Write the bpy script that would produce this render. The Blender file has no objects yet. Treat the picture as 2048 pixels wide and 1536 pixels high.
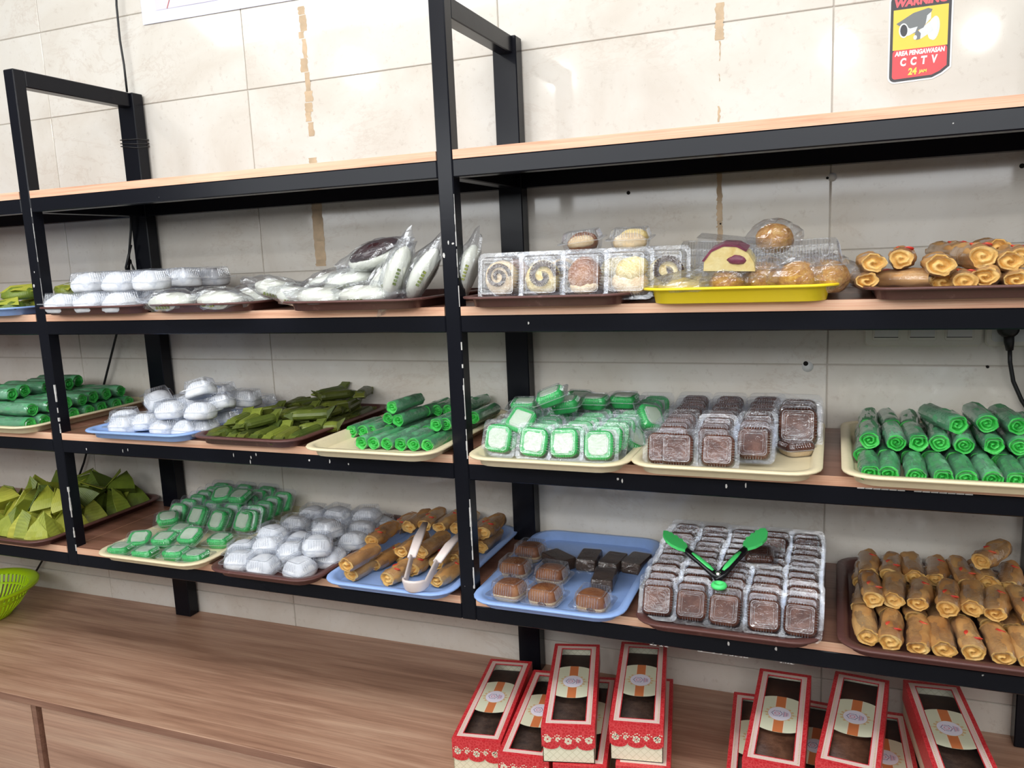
import bpy, math, random
from mathutils import Matrix, Vector, Euler, noise
PI = math.pi
SC = bpy.context.scene
COL = SC.collection

# ------------------------------------------------------------------ camera, world, lights, exposure
cam_data = bpy.data.cameras.new('camera'); cam = bpy.data.objects.new('camera', cam_data); COL.objects.link(cam)
cam.matrix_world = Matrix(((0.929897, -0.018145, 0.367373, 1.958723), (0.365318, 0.161896, -0.916697, -1.532858), (-0.042843, 0.986641, 0.157175, 1.760310), (0, 0, 0, 1)))
cam_data.sensor_width = 36.0; cam_data.lens = 36.0*1623.037/2048; cam_data.clip_start = .02; cam_data.clip_end = 60
SC.camera = cam
W = bpy.data.worlds.new('world'); SC.world = W; W.use_nodes = True
W.node_tree.nodes['Background'].inputs[0].default_value = (.93, .96, 1.0, 1)
W.node_tree.nodes['Background'].inputs[1].default_value = .20
def area(name, loc, target, sx, sy, power, col=(1, 1, 1), shape='RECTANGLE'):
    l = bpy.data.lights.new(name, 'AREA'); l.shape = shape; l.size = sx; l.size_y = sy; l.energy = power; l.color = col
    o = bpy.data.objects.new(name, l); COL.objects.link(o); o.location = loc
    o.rotation_euler = (Vector(target)-Vector(loc)).to_track_quat('-Z', 'Y').to_euler(); return o
area('overhead_softbox', (1.2, -.98, 2.96), (1.2, -.25, 1.3), 4.4, .45, 32, (.93, .97, 1))  # unseen softbox added overhead so light falls steeply on the shelf fronts
area('daylight_from_shop_front', (1.2, -4.7, 2.56), (1.2, 0, 1.5), 6.0, .9, 22, (.96, .98, 1))
area('daylight_from_transom', (1.2, -2.0, 2.17), (1.2, 0, 2.0), 4.6, .36, 27, (.95, .98, 1))
for lx, ly in ((-.80, -2.20), (.19, -3.18), (1.96, -3.33), (2.73, -3.37)):
    l = bpy.data.lights.new('ceiling_bulb_light', 'POINT'); l.energy = 18; l.shadow_soft_size = .045; l.color = (1, .98, .95)
    o = bpy.data.objects.new('ceiling_bulb_light', l); COL.objects.link(o); o.location = (lx, ly, 2.93)
area('ceiling_tube_light', (1.1, -1.15, 2.9), (1.1, -.6, 0), 2.4, .12, 6, (1, .99, .97))
SC.view_settings.view_transform = 'Standard'; SC.view_settings.look = 'None'
SC.view_settings.gamma = 1; SC.view_settings.use_curve_mapping = False
SC.view_settings.exposure = .12
cy = SC.cycles
cy.max_bounces = 8; cy.diffuse_bounces = 3; cy.glossy_bounces = 3; cy.transmission_bounces = 4; cy.transparent_max_bounces = 40
cy.caustics_reflective = False; cy.caustics_refractive = False; cy.use_denoising = True; cy.sample_clamp_indirect = 4

# ------------------------------------------------------------------ measures of the rack (metres)
S1, S2, S3, S4, ZC = 1.9747, 1.6582, 1.3399, 1.0183, 0.6500            # board tops and worktop
HR, TB = .0355, .0185                 # rail height, board thickness
WF, DF, WB, DB, XB0, D = .035, .034, .061, .040, -.017, .368
YW, ZT, HT, YC = .4148, 2.275, .041, -.156
BAY = 1.2

# ------------------------------------------------------------------ materials
MATS = {}
def nt(name):
    m = bpy.data.materials.new(name); m.use_nodes = True; t = m.node_tree; p = t.nodes['Principled BSDF']; MATS[name] = m
    return m, t, p
def N(t, kind, **kw):
    n = t.nodes.new(kind)
    for k, v in kw.items():
        if k.startswith('i_'): n.inputs[k[2:].replace('_', ' ')].default_value = v
        else: setattr(n, k, v)
    return n
def coords(t, space='Object', scale=(1, 1, 1), rot=(0, 0, 0), rnd=False):
    c = N(t, 'ShaderNodeTexCoord'); m = N(t, 'ShaderNodeMapping'); m.inputs['Scale'].default_value = scale; m.inputs['Rotation'].default_value = rot
    t.links.new(c.outputs[space], m.inputs[0])
    if rnd:
        oi = N(t, 'ShaderNodeObjectInfo'); mu = N(t, 'ShaderNodeMath', operation='MULTIPLY'); mu.inputs[1].default_value = 37.0
        t.links.new(oi.outputs['Random'], mu.inputs[0]); t.links.new(mu.outputs[0], m.inputs['Location'])
    return m.outputs[0]
def ramp(t, fac, stops):
    r = N(t, 'ShaderNodeValToRGB'); e = r.color_ramp.elements
    while len(e) < len(stops): e.new(.5)
    for el, (p, c) in zip(e, stops): el.position = p; el.color = (*c, 1) if len(c) == 3 else c
    t.links.new(fac, r.inputs[0]); return r.outputs[0]
def nz(t, vec, scale, detail=4, rough=.55, dist=0):
    n = N(t, 'ShaderNodeTexNoise'); n.inputs['Scale'].default_value = scale; n.inputs['Detail'].default_value = detail
    n.inputs['Roughness'].default_value = rough; n.inputs['Distortion'].default_value = dist
    t.links.new(vec, n.inputs['Vector']); return n.outputs[0]
def bump(t, p, h, strength, dist=.002):
    b = N(t, 'ShaderNodeBump'); b.inputs['Strength'].default_value = strength; b.inputs['Distance'].default_value = dist
    t.links.new(h, b.inputs['Height']); t.links.new(b.outputs[0], p.inputs['Normal']); return b
def mixc(t, fac, a, b, mode='MIX'):
    m = N(t, 'ShaderNodeMix', data_type='RGBA', blend_type=mode)
    for s, v in ((0, fac), (6, a), (7, b)):
        if hasattr(v, 'links'): t.links.new(v, m.inputs[s])
        elif s: m.inputs[s].default_value = (*v, 1)
        else: m.inputs[s].default_value = v
    return m.outputs[2]
def plain(name, col, rough=.5, spec=.5, metal=0, var=0, bumps=0, bscale=60, coat=0):
    m, t, p = nt(name); p.inputs['Base Color'].default_value = (*col, 1); p.inputs['Roughness'].default_value = rough
    p.inputs['Specular IOR Level'].default_value = spec; p.inputs['Metallic'].default_value = metal; p.inputs['Coat Weight'].default_value = coat
    if var or bumps:
        v = coords(t, rnd=True); n = nz(t, v, bscale)
        if var: t.links.new(ramp(t, n, [(.3, tuple(c*(1-var) for c in col)), (.7, tuple(min(1, c*(1+var)) for c in col))]), p.inputs['Base Color'])
        if bumps: bump(t, p, n, bumps)
    return m
def clear(name, tint=(.97, .98, 1), haze=.10, rough=.12, bscale=90, bstr=.35, refl=.10, power=2.2, hazecol=(.86, .90, .98), wrinkle=None):
    """thin clear plastic: transparent film with a glossy skin and a little milky haze"""
    m, t, p = nt(name); t.nodes.remove(p); out = t.nodes['Material Output']
    v = coords(t, rnd=True)
    tr = N(t, 'ShaderNodeBsdfTransparent'); tr.inputs[0].default_value = (*tint, 1)
    gl = N(t, 'ShaderNodeBsdfGlossy'); gl.inputs['Roughness'].default_value = rough; gl.inputs[0].default_value = (1, 1, 1, 1)
    df = N(t, 'ShaderNodeBsdfDiffuse'); df.inputs[0].default_value = (*hazecol, 1)
    tl = N(t, 'ShaderNodeBsdfTranslucent'); tl.inputs[0].default_value = (*hazecol, 1)
    ad = N(t, 'ShaderNodeMixShader'); ad.inputs[0].default_value = .4
    t.links.new(df.outputs[0], ad.inputs[1]); t.links.new(tl.outputs[0], ad.inputs[2])
    lw = N(t, 'ShaderNodeLayerWeight'); lw.inputs[0].default_value = .5
    pw = N(t, 'ShaderNodeMath', operation='POWER'); pw.inputs[1].default_value = power; t.links.new(lw.outputs['Facing'], pw.inputs[0])
    ma = N(t, 'ShaderNodeMath', operation='MULTIPLY_ADD'); ma.inputs[1].default_value = .55; ma.inputs[2].default_value = refl; t.links.new(pw.outputs[0], ma.inputs[0])
    n = nz(t, v, bscale, 3, .6, .6)
    b = N(t, 'ShaderNodeBump'); b.inputs['Strength'].default_value = bstr; b.inputs['Distance'].default_value = .003
    t.links.new(n, b.inputs['Height']); t.links.new(b.outputs[0], gl.inputs['Normal'])
    hz = ramp(t, n, [(.30, (haze*.75,)*3), (.75, (haze*1.5,)*3)])
    m1 = N(t, 'ShaderNodeMixShader'); t.links.new(hz, m1.inputs[0]); t.links.new(tr.outputs[0], m1.inputs[1]); t.links.new(ad.outputs[0], m1.inputs[2])
    m2 = N(t, 'ShaderNodeMixShader'); t.links.new(ma.outputs[0], m2.inputs[0]); t.links.new(m1.outputs[0], m2.inputs[1]); t.links.new(gl.outputs[0], m2.inputs[2])
    t.links.new(m2.outputs[0], out.inputs[0]); return m

def mat_tile():
    m, t, p = nt('marble_tile'); v = coords(t, 'Object', rnd=True); v2 = coords(t, 'Object', (1, 1, 2.2), (0, .6, 0), rnd=True)
    a = ramp(t, nz(t, v, 3.2, 5, .6, .8), [(.30, (.72, .66, .575)), (.5, (.785, .738, .66)), (.72, (.84, .81, .75))])
    vein = ramp(t, nz(t, v2, 3.2, 6, .7, .5), [(.475, (0, 0, 0)), (.5, (1, 1, 1)), (.525, (0, 0, 0))])
    mask = ramp(t, nz(t, v, 2.1, 2), [(.48, (0, 0, 0)), (.62, (.22, .22, .22))])
    vm = N(t, 'ShaderNodeMath', operation='MULTIPLY'); t.links.new(vein, vm.inputs[0]); t.links.new(mask, vm.inputs[1])
    c = mixc(t, vm.outputs[0], a, (.52, .40, .31))
    sp = ramp(t, nz(t, v, 55, 4, .7), [(.58, (0, 0, 0)), (.74, (.30, .30, .30))])
    c = mixc(t, sp, c, (.42, .33, .26))
    t.links.new(c, p.inputs['Base Color']); p.inputs['Roughness'].default_value = .075; p.inputs['Specular IOR Level'].default_value = .40
    bump(t, p, nz(t, v, 7, 2), .05, .004)
mat_tile()
def mat_wood(name, dark, mid, light, scale=1.0, rough=.38, axis=0, fine=1.0, flip=0):
    m, t, p = nt(name)
    sc = [9*scale]*3; sc[axis] = .55*scale
    v = coords(t, 'Object', tuple(sc)); v2 = coords(t, 'Object', tuple(s*7*fine if i != axis else s*2 for i, s in enumerate(sc)))
    w = nz(t, v, 3.0, 6, .62, .5); g = nz(t, v2, 3.0, 4, .7, .2)
    c = ramp(t, w, [(.28, dark), (.48, mid), (.72, light)])
    c = mixc(t, .55, c, ramp(t, g, [(.30, (.38, .34, .32)), (.55, (.62, .62, .62)), (.75, (.75, .74, .72))]), 'OVERLAY')
    t.links.new(c, p.inputs['Base Color']); p.inputs['Roughness'].default_value = rough; bump(t, p, g, .08, .001)
mat_wood('worktop_laminate', (.25, .125, .080), (.41, .235, .155), (.56, .36, .25), 1.0)
mat_wood('door_laminate', (.33, .175, .115), (.46, .27, .185), (.58, .38, .27), .8)
mat_wood('shelf_laminate', (.15, .062, .040), (.235, .108, .070), (.31, .155, .105), 1.2)
mat_wood('board_edge', (.50, .23, .13), (.72, .40, .26), (.80, .50, .35), 1.4, .6, 0, 1.6)
mat_wood('strip_edge', (.16, .075, .05), (.26, .13, .085), (.33, .18, .12), 1.2, .5)
def mat_steel():
    m, t, p = nt('black_paint'); v = coords(t)
    p.inputs['Roughness'].default_value = .24; p.inputs['Specular IOR Level'].default_value = .19
    ch = ramp(t, nz(t, v, 55, 3, .5, .4), [(.765, (0, 0, 0)), (.775, (1, 1, 1))])
    t.links.new(mixc(t, ch, (.006, .0065, .010), (.45, .43, .40)), p.inputs['Base Color'])
    bump(t, p, nz(t, v, 30, 3), .08, .002)
mat_steel()
plain('bare_metal', (.62, .60, .57), .45, .5, 0, .2, .3, 120)
plain('grout', (.55, .50, .44), .9)
plain('white_plastic', (.80, .77, .68), .35); plain('rocker_white', (.74, .74, .72), .3)
plain('black_rubber', (.012, .012, .013), .45); plain('dark_hole', (.01, .008, .006), .9)
clear('film_thin', haze=.035, rough=.17, bscale=48, bstr=1.0, refl=.05, power=2.0)
plain('tape_tan', (.60, .44, .28), .55, .4, 0, .18, .2, 25)
plain('tray_cream', (.88, .76, .50), .42, .5, 0, .03, .04, 80); plain('tray_blue', (.33, .50, .90), .40, .5, 0, .03, .04, 80)
plain('tray_yellow', (1, .74, .02), .38)
def mat_traybrown():
    m, t, p = nt('tray_brown'); v = coords(t, rnd=True)
    s = ramp(t, nz(t, v, 45, 5, .7), [(.60, (0, 0, 0)), (.72, (.6, .6, .6))])
    t.links.new(mixc(t, s, (.115, .045, .038), (.27, .14, .12)), p.inputs['Base Color']); p.inputs['Roughness'].default_value = .42; bump(t, p, nz(t, v, 60), .1)
mat_traybrown()
clear('clamshell', haze=.022, rough=.10, refl=.036, power=2.6, bstr=.28)
clear('tight_film', haze=.006, rough=.12, refl=.03, power=4, bscale=40, bstr=.8)
clear('rib_highlight_plastic', haze=.24, rough=.14, refl=.08, power=1.5, hazecol=(.93, .95, 1))  # whiter haze: highlights of ribs, lid ridges and flange put into the colour
clear('window_film', haze=.004, rough=.06, refl=.03, power=4, bscale=12, bstr=.15)
clear('clamshell_wide', haze=.022, rough=.09, refl=.055, bstr=.45)
clear('film', haze=.075, rough=.17, bscale=48, bstr=1.0, refl=.055, power=1.8)
clear('bag_film', haze=.05, rough=.14, bscale=38, bstr=1.0, refl=.08, power=1.6)
def food(name, c0, c1, c2, scale=30, rough=.6, bs=.5, bd=.003, stretch=(1, 1, 1), sss=.0, spec=.4, space='Object'):
    m, t, p = nt(name); v = coords(t, space, stretch, rnd=True); n = nz(t, v, scale, 5, .65, .3)
    t.links.new(ramp(t, n, [(.30, c0), (.5, c1), (.70, c2)]), p.inputs['Base Color']); p.inputs['Roughness'].default_value = rough
    p.inputs['Specular IOR Level'].default_value = spec
    bump(t, p, nz(t, v, scale*2.2, 4, .7), bs, bd)
    if sss: p.inputs['Subsurface Weight'].default_value = sss; p.inputs['Subsurface Radius'].default_value = (.01, .008, .005)
    return m
food('mochi_white', (.74, .76, .80), (.84, .85, .87), (.92, .92, .93), 60, .85, .5, .002)
food('bun_white', (.80, .80, .66), (.86, .86, .74), (.90, .90, .80), 14, .6, .25)
food('chocolate', (.018, .008, .010), (.035, .014, .016), (.06, .026, .03), 14, .18, .1)
food('jelly_green', (.012, .28, .05), (.03, .45, .10), (.07, .56, .16), 22, .28, .05)
food('jelly_white', (.42, .54, .38), (.54, .64, .48), (.63, .72, .58), 16, .4, .05)
food('pudding_brown', (.05, .014, .008), (.10, .032, .018), (.20, .085, .055), 28, .25, .1)
food('pudding_cream', (.50, .36, .22), (.60, .46, .30), (.70, .56, .40), 30, .5, .2)
food('pandan_crepe', (.035, .20, .075), (.080, .33, .14), (.21, .50, .29), 17, .5, .7, .004, (1, .4, 1))
food('pandan_core', (.02, .36, .04), (.05, .55, .08), (.14, .70, .16), 45, .6, .6)
food('lumpia_skin', (.36, .145, .040), (.55, .28, .095), (.68, .42, .17), 13, .48, .55, .004, (1, .5, 1))
food('lumpia_core', (.58, .29, .07), (.74, .43, .12), (.86, .60, .24), 40, .5, .7)
food('crumb_gold', (.42, .15, .02), (.66, .30, .05), (.80, .48, .13), 95, .7, 1.0, .005)
food('bread_brown', (.13, .036, .010), (.27, .088, .022), (.46, .20, .065), 14, .42, .2)
food('bread_pale', (.66, .42, .20), (.76, .56, .32), (.84, .68, .46), 20, .6, .3)
food('cake_dark', (.030, .014, .008), (.055, .028, .017), (.09, .05, .03), 60, .6, .6)
food('cake_yellow', (.70, .48, .14), (.80, .62, .25), (.86, .72, .36), 40, .6, .4)
food('purple_jam', (.10, .01, .03), (.20, .025, .06), (.30, .06, .10), 20, .3, .1)
food('chilli_red', (.55, .02, .02), (.65, .05, .03), (.75, .14, .06), 20, .4, .1)
food('box_cake', (.055, .020, .010), (.10, .040, .020), (.17, .075, .04), 25, .4, .4)
def mat_leaf(name, hues, sc=1.0):
    m, t, p = nt(name); v = coords(t, 'Object', rnd=True); w = N(t, 'ShaderNodeTexWave'); w.inputs['Scale'].default_value = 70*sc
    w.inputs['Distortion'].default_value = 1.5; t.links.new(v, w.inputs['Vector'])
    oi = N(t, 'ShaderNodeObjectInfo'); n = nz(t, v, 16, 4)
    ad = N(t, 'ShaderNodeMath', operation='ADD'); t.links.new(n, ad.inputs[0]); t.links.new(oi.outputs['Random'], ad.inputs[1])
    mu = N(t, 'ShaderNodeMath', operation='MULTIPLY'); mu.inputs[1].default_value = .5; t.links.new(ad.outputs[0], mu.inputs[0])
    c = ramp(t, mu.outputs[0], [(.2, hues[0]), (.5, hues[1]), (.8, hues[2])])
    c = mixc(t, .35, c, ramp(t, w.outputs[0], [(.2, (.42, .42, .40)), (.8, (.6, .6, .6))]), 'OVERLAY')
    t.links.new(c, p.inputs['Base Color']); p.inputs['Roughness'].default_value = .42; bump(t, p, w.outputs[0], .2, .001)
mat_leaf('leaf_yellow', [(.13, .18, .018), (.34, .38, .05), (.50, .48, .07)])
mat_leaf('leaf_dark', [(.035, .048, .010), (.080, .095, .016), (.17, .19, .03)])
mat_leaf('leaf_roll_green', [(.045, .070, .012), (.10, .13, .02), (.22, .26, .035)])
mat_leaf('leaf_mid', [(.06, .10, .012), (.16, .22, .025), (.36, .38, .04)])
plain('basket_green', (.55, .85, .01), .35)
plain('tong_white', (.86, .74, .70), .35); plain('tong_green', (.10, .86, .22), .4); plain('tong_black', (.01, .01, .012), .2)
plain('rivet_metal', (.7, .7, .7), .2, .5, 1)
plain('banner_white', (.78, .78, .93), .45); plain('banner_blush', (.80, .73, .86), .45); plain('banner_red', (.55, .12, .10), .5)
plain('sign_black', (.02, .015, .02), .35); plain('sign_white', (.86, .86, .84), .35); plain('sign_yellow', (.90, .62, .05), .35); plain('sign_red', (.72, .05, .06), .35)
plain('sign_grey', (.16, .17, .17), .35); plain('sign_light', (.70, .72, .72), .35); plain('sign_lens', (.02, .02, .03), .2); plain('sign_textred', (.85, .10, .12), .35); plain('sign_textyellow', (.95, .80, .08), .35)
def mat_boxred():
    m, t, p = nt('box_red'); v = coords(t); vo = N(t, 'ShaderNodeTexVoronoi', feature='DISTANCE_TO_EDGE'); vo.inputs['Scale'].default_value = 150
    t.links.new(v, vo.inputs['Vector'])
    t.links.new(ramp(t, vo.outputs[0], [(.02, (.72, .075, .08)), (.14, (.60, .022, .030))]), p.inputs['Base Color']); p.inputs['Roughness'].default_value = .35
mat_boxred()
def mat_boxcream():
    m, t, p = nt('box_cream'); v = coords(t, 'Object', (1, 1, 1), (0, PI/4, 0)); ck = N(t, 'ShaderNodeTexBrick'); ck.offset = 0
    ck.inputs['Scale'].default_value = 45; ck.inputs['Mortar Size'].default_value = .03; ck.inputs['Brick Width'].default_value = .5; ck.inputs['Row Height'].default_value = .5
    sx = N(t, 'ShaderNodeSeparateXYZ'); cb = N(t, 'ShaderNodeCombineXYZ'); t.links.new(v, sx.inputs[0]); t.links.new(sx.outputs[0], cb.inputs[0]); t.links.new(sx.outputs[2], cb.inputs[1])
    t.links.new(cb.outputs[0], ck.inputs['Vector'])
    ck.inputs['Color1'].default_value = ck.inputs['Color2'].default_value = (.86, .82, .62, 1); ck.inputs['Mortar'].default_value = (.70, .66, .46, 1)
    t.links.new(ck.outputs[0], p.inputs['Base Color']); p.inputs['Roughness'].default_value = .45
mat_boxcream()
plain('print_cream', (.84, .74, .56), .4); plain('print_pink', (.88, .62, .58), .4); plain('print_label', (.74, .74, .54), .4); plain('print_orange', (.66, .20, .07), .4)
plain('print_logo', (.84, .80, .90), .4); plain('print_navy', (.12, .09, .25), .4); plain('print_magenta', (.70, .12, .25), .4); plain('print_gold', (.72, .50, .26), .4)
plain('room_white', (.82, .82, .80), .8); plain('floor_grey', (.45, .43, .40), .35); plain('bulb_housing', (.8, .8, .8), .4)

# ------------------------------------------------------------------ mesh helpers
class MB:
    def __init__(s): s.v = []; s.f = []; s.m = []; s.sm = []
    def add(s, vs, fs, mi=0, smooth=False, mx=None):
        b = len(s.v); s.v += [tuple(mx @ Vector(q)) for q in vs] if mx is not None else [tuple(q) for q in vs]
        s.f += [tuple(b+i for i in f) for f in fs]; s.m += [mi]*len(fs); s.sm += [smooth]*len(fs); return s
    def box(s, x0, x1, y0, y1, z0, z1, mi=0, bev=0, mx=None):
        if bev <= 0:
            v = [(x0, y0, z0), (x1, y0, z0), (x1, y1, z0), (x0, y1, z0), (x0, y0, z1), (x1, y0, z1), (x1, y1, z1), (x0, y1, z1)]
            return s.add(v, [(0, 3, 2, 1), (4, 5, 6, 7), (0, 1, 5, 4), (1, 2, 6, 5), (2, 3, 7, 6), (3, 0, 4, 7)], mi, False, mx)
        b = bev; rings = []
        def rr(i, z): return [(x0+i, y0+b+i*0, z), (x0+b, y0+i, z), (x1-b, y0+i, z), (x1-i, y0+b, z), (x1-i, y1-b, z), (x1-b, y1-i, z), (x0+b, y1-i, z), (x0+i, y1-b, z)]
        def ri(z): return [(x0+b, y0+b, z), (x0+b, y0+b, z), (x1-b, y0+b, z), (x1-b, y0+b, z), (x1-b, y1-b, z), (x1-b, y1-b, z), (x0+b, y1-b, z), (x0+b, y1-b, z)]
        return s.loft([ri(z0), rr(0, z0+b), rr(0, z1-b), ri(z1)], mi, False, mx)
    def loft(s, rings, mi=0, smooth=True, mx=None, cap0=True, cap1=True, closed=True):
        n = len(rings[0]); vs = [p for r in rings for p in r]; fs = []
        for k in range(len(rings)-1):
            for i in range(n if closed else n-1):
                j = (i+1) % n; fs.append((k*n+i, k*n+j, (k+1)*n+j, (k+1)*n+i))
        if cap0: fs.append(tuple(range(n-1, -1, -1)))
        if cap1: fs.append(tuple((len(rings)-1)*n+i for i in range(n)))
        return s.add(vs, fs, mi, smooth, mx)
    def prism(s, poly, z0, z1, mi=0, mx=None, side=None):
        n = len(poly); vs = [(x, y, z0) for x, y in poly]+[(x, y, z1) for x, y in poly]
        s.add(vs, [tuple(range(n-1, -1, -1)), tuple(range(n, 2*n))], mi, False, mx)
        return s.add(vs, [(i, (i+1) % n, n+(i+1) % n, n+i) for i in range(n)], mi if side is None else side, False, mx)
    def tube(s, pts, rad, n=8, mi=0, caps=True, smooth=True):
        P = [Vector(p) for p in pts]; rings = []; up = None
        for i, p in enumerate(P):
            d = (P[min(i+1, len(P)-1)]-P[max(i-1, 0)]).normalized()
            if up is None: up = Vector((0, 0, 1)) if abs(d.z) < .9 else Vector((1, 0, 0))
            a = d.cross(up).normalized(); up = a.cross(d).normalized()
            r = rad[i] if isinstance(rad, (list, tuple)) else rad
            rings.append([tuple(p+(a*math.cos(2*PI*k/n)+up*math.sin(2*PI*k/n))*r) for k in range(n)])
        return s.loft(rings, mi, smooth, None, caps, caps)
    def disc(s, cx, cy, z, r, n=12, mi=0, mx=None, ry=None):
        return s.add([(cx+r*math.cos(2*PI*k/n), cy+(ry or r)*math.sin(2*PI*k/n), z) for k in range(n)], [tuple(range(n))], mi, False, mx)
    def mesh(s, name, mats):
        m = bpy.data.meshes.new(name); m.from_pydata(s.v, [], s.f)
        for x in (mats if isinstance(mats, (list, tuple)) else [mats]): m.materials.append(MATS[x])
        m.polygons.foreach_set('material_index', s.m); m.polygons.foreach_set('use_smooth', s.sm); m.validate(); m.update(); return m
def rrect(w, d, r, z, n=5, ridge=0, nr=0):
    """rounded rectangle ring; ridge makes small corrugations on the straight sides"""
    pts = []
    for cx, cy, a0 in ((w/2-r, -d/2+r, -PI/2), (w/2-r, d/2-r, 0), (-w/2+r, d/2-r, PI/2), (-w/2+r, -d/2+r, PI)):
        for k in range(n+1):
            a = a0+PI/2*k/n; pts.append((cx+r*math.cos(a), cy+r*math.sin(a), z))
        if nr:
            nx = {-PI/2: (1, 0), 0: (0, 1), PI/2: (-1, 0), PI: (0, -1)}[a0]   # outward normal of the side that follows
            nxt = {-PI/2: (w/2, -d/2+r, 0, 1, d-2*r), 0: (w/2-r, d/2, -1, 0, w-2*r), PI/2: (-w/2, d/2-r, 0, -1, d-2*r), PI: (-w/2+r, -d/2, 1, 0, w-2*r)}[a0]
            x0, y0, dx, dy, L = nxt
            for k in range(1, nr):
                o = ridge if k % 2 else 0
                pts.append((x0+dx*L*k/nr-nx[0]*o, y0+dy*L*k/nr-nx[1]*o, z))
    return pts
def tag(o, label=None, cat=None, group=None, kind=None):
    if label: o['label'] = label
    if cat: o['category'] = cat
    if group: o['group'] = group
    if kind: o['kind'] = kind
    return o
def link(name, me, parent=None, loc=None, rot=None):
    o = bpy.data.objects.new(name, me); COL.objects.link(o); o.parent = parent
    if loc is not None: o.location = loc
    if rot is not None: o.rotation_euler = rot
    return o
def obj(name, mb, mats, parent=None, loc=None, rot=None):
    return link(name, mb.mesh(name, mats) if isinstance(mb, MB) else mb, parent, loc, rot)
def thing(name, label, cat, loc=(0, 0, 0), rot=(0, 0, 0), group=None):
    return tag(link(name, None, None, loc, rot), label, cat, group)
CH = {}
def kids(o):
    if o.name not in CH: CH[o.name] = list(o.children)
    return CH[o.name]
USED = set()
def put(proto, loc, rot, label, group=None, scale=1):
    """first use moves the prototype itself, later ones copy it with its parts and sub-parts"""
    if proto.name not in USED:
        kids(proto); [kids(c) for c in kids(proto)]
        USED.add(proto.name); r = proto
    else:
        r = proto.copy(); COL.objects.link(r)
        for ch in kids(proto):
            c = ch.copy(); COL.objects.link(c); c.parent = r
            for g in kids(ch):
                d = g.copy(); COL.objects.link(d); d.parent = c
    r.location = loc; r.rotation_euler = rot; r.scale = (scale,)*3
    r['label'] = label
    if group: r['group'] = group
    return r
ORD = ['first', 'second', 'third', 'fourth', 'fifth', 'sixth', 'seventh', 'eighth', 'ninth', 'tenth', 'eleventh', 'twelfth', 'thirteenth', 'fourteenth', 'fifteenth', 'sixteenth', 'seventeenth', 'eighteenth', 'nineteenth', 'twentieth']
def along(i, n, a='left', b='right'):
    if i == 0: return a+'most'
    if i == n-1: return b+'most'
    return ORD[i]+' from '+a if i <= (n-1)/2 else ORD[n-1-i]+' from '+b
def rowword(j, n): return 'front row' if j == 0 else ('back row' if j == n-1 else ORD[j]+' row')
R = random.Random(7)
def ju(a): return R.uniform(-a, a)

# ------------------------------------------------------------------ the room
wall = thing('wall_back', 'cream marbled wall tiles with thin grout lines behind the rack', None, (0, YW, 0)); tag(wall, kind='structure'); 
obj('grout_bed', MB().box(-1.9, 3.6, .0035, .12, 0-.1, 3.05), 'grout', wall)
TW, TH, TX, TZ = .7642, .2544, -.3459, 2.5021
tb = MB().box(.0012, TW-.0012, 0, .010, .0012, TH-.0012, 0, .0015); tme = tb.mesh('tile', 'marble_tile')
for i in range(-2, 5):
    for j in range(-2, 9):
        link('tile', tme, wall, (TX+i*TW, ju(.0003), TZ-(j+1)*TH))
for (x, z, r) in ((1.498, 1.894, .0045), (2.306, 1.893, .005), (1.940, 1.896, .003), (1.901, 1.487, .0055), (2.263, 1.483, .003), (1.712, 1.810, .002)):
    m = MB().tube([(x, -.0012, z), (x, .004, z)], r, 10, 0); obj('screw_hole', m, 'dark_hole', wall)
for (x, z, r) in ((1.950, 1.897, .0095), (1.905, 1.480, .0125)):
    m = MB().tube([(x, -.0009, z), (x, .004, z)], r, 14, 0); obj('filler_patch', m, 'room_white', wall)
fl = obj('floor', MB().box(-3.5, 5.5, -6, .5, -.12, -.1), 'floor_grey'); tag(fl, 'grey floor of the shop', None, None, 'structure')
ce = obj('ceiling', MB().box(-3.5, 5.5, -6, .5, 3.05, 3.1), 'room_white'); tag(ce, 'white ceiling of the shop', None, None, 'structure')
# tape residue: torn brown tape stuck down the wall
def residue(name, x0, w, z1, z0, label, dens, seed):
    r = random.Random(seed); t = thing(name, label, 'tape', (x0, YW, 0)); z = z1
    while z > z0:
        h = r.uniform(.012, .05); a = -w/2+r.uniform(0, w*.35)*(dens < .9); b = w/2-r.uniform(0, w*.35)*(dens < .9)
        if r.random() < dens:
            n = 6; L = [(a+r.uniform(0, .004), z-h*k/n) for k in range(n+1)]; Q = [(b-r.uniform(0, .004), z-h*k/n) for k in range(n, -1, -1)]
            poly = L+Q; k = len(poly)
            q = MB(); q.add([(x, -.0006, zz) for x, zz in poly], [tuple(range(k))]); obj('torn_piece', q, 'tape_tan', t)
        z -= h*(1.0 if dens > .9 else r.uniform(1.0, 1.15))
residue('tape_residue', .617, .036, 2.44, 2.02, 'torn tan tape residue down the tiles left of the middle post, above the top shelf', .8, 3)
residue('tape_residue', .617, .038, 1.93, 1.715, 'tan tape strip on the tiles behind the white buns, under the top shelf', .95, 4)
residue('tape_residue', 1.711, .022, 2.29, 2.23, 'short tan tape scrap at the top edge of the picture between post and warning sticker', .99, 5)
residue('tape_residue', 1.711, .012, 2.21, 2.03, 'thin torn tan tape trace above the top shelf, halfway to the warning sticker', .55, 6)
residue('tape_residue', 1.710, .016, 1.96, 1.715, 'narrow tan tape strip on the tiles behind the yellow tray', .98, 8)

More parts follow.
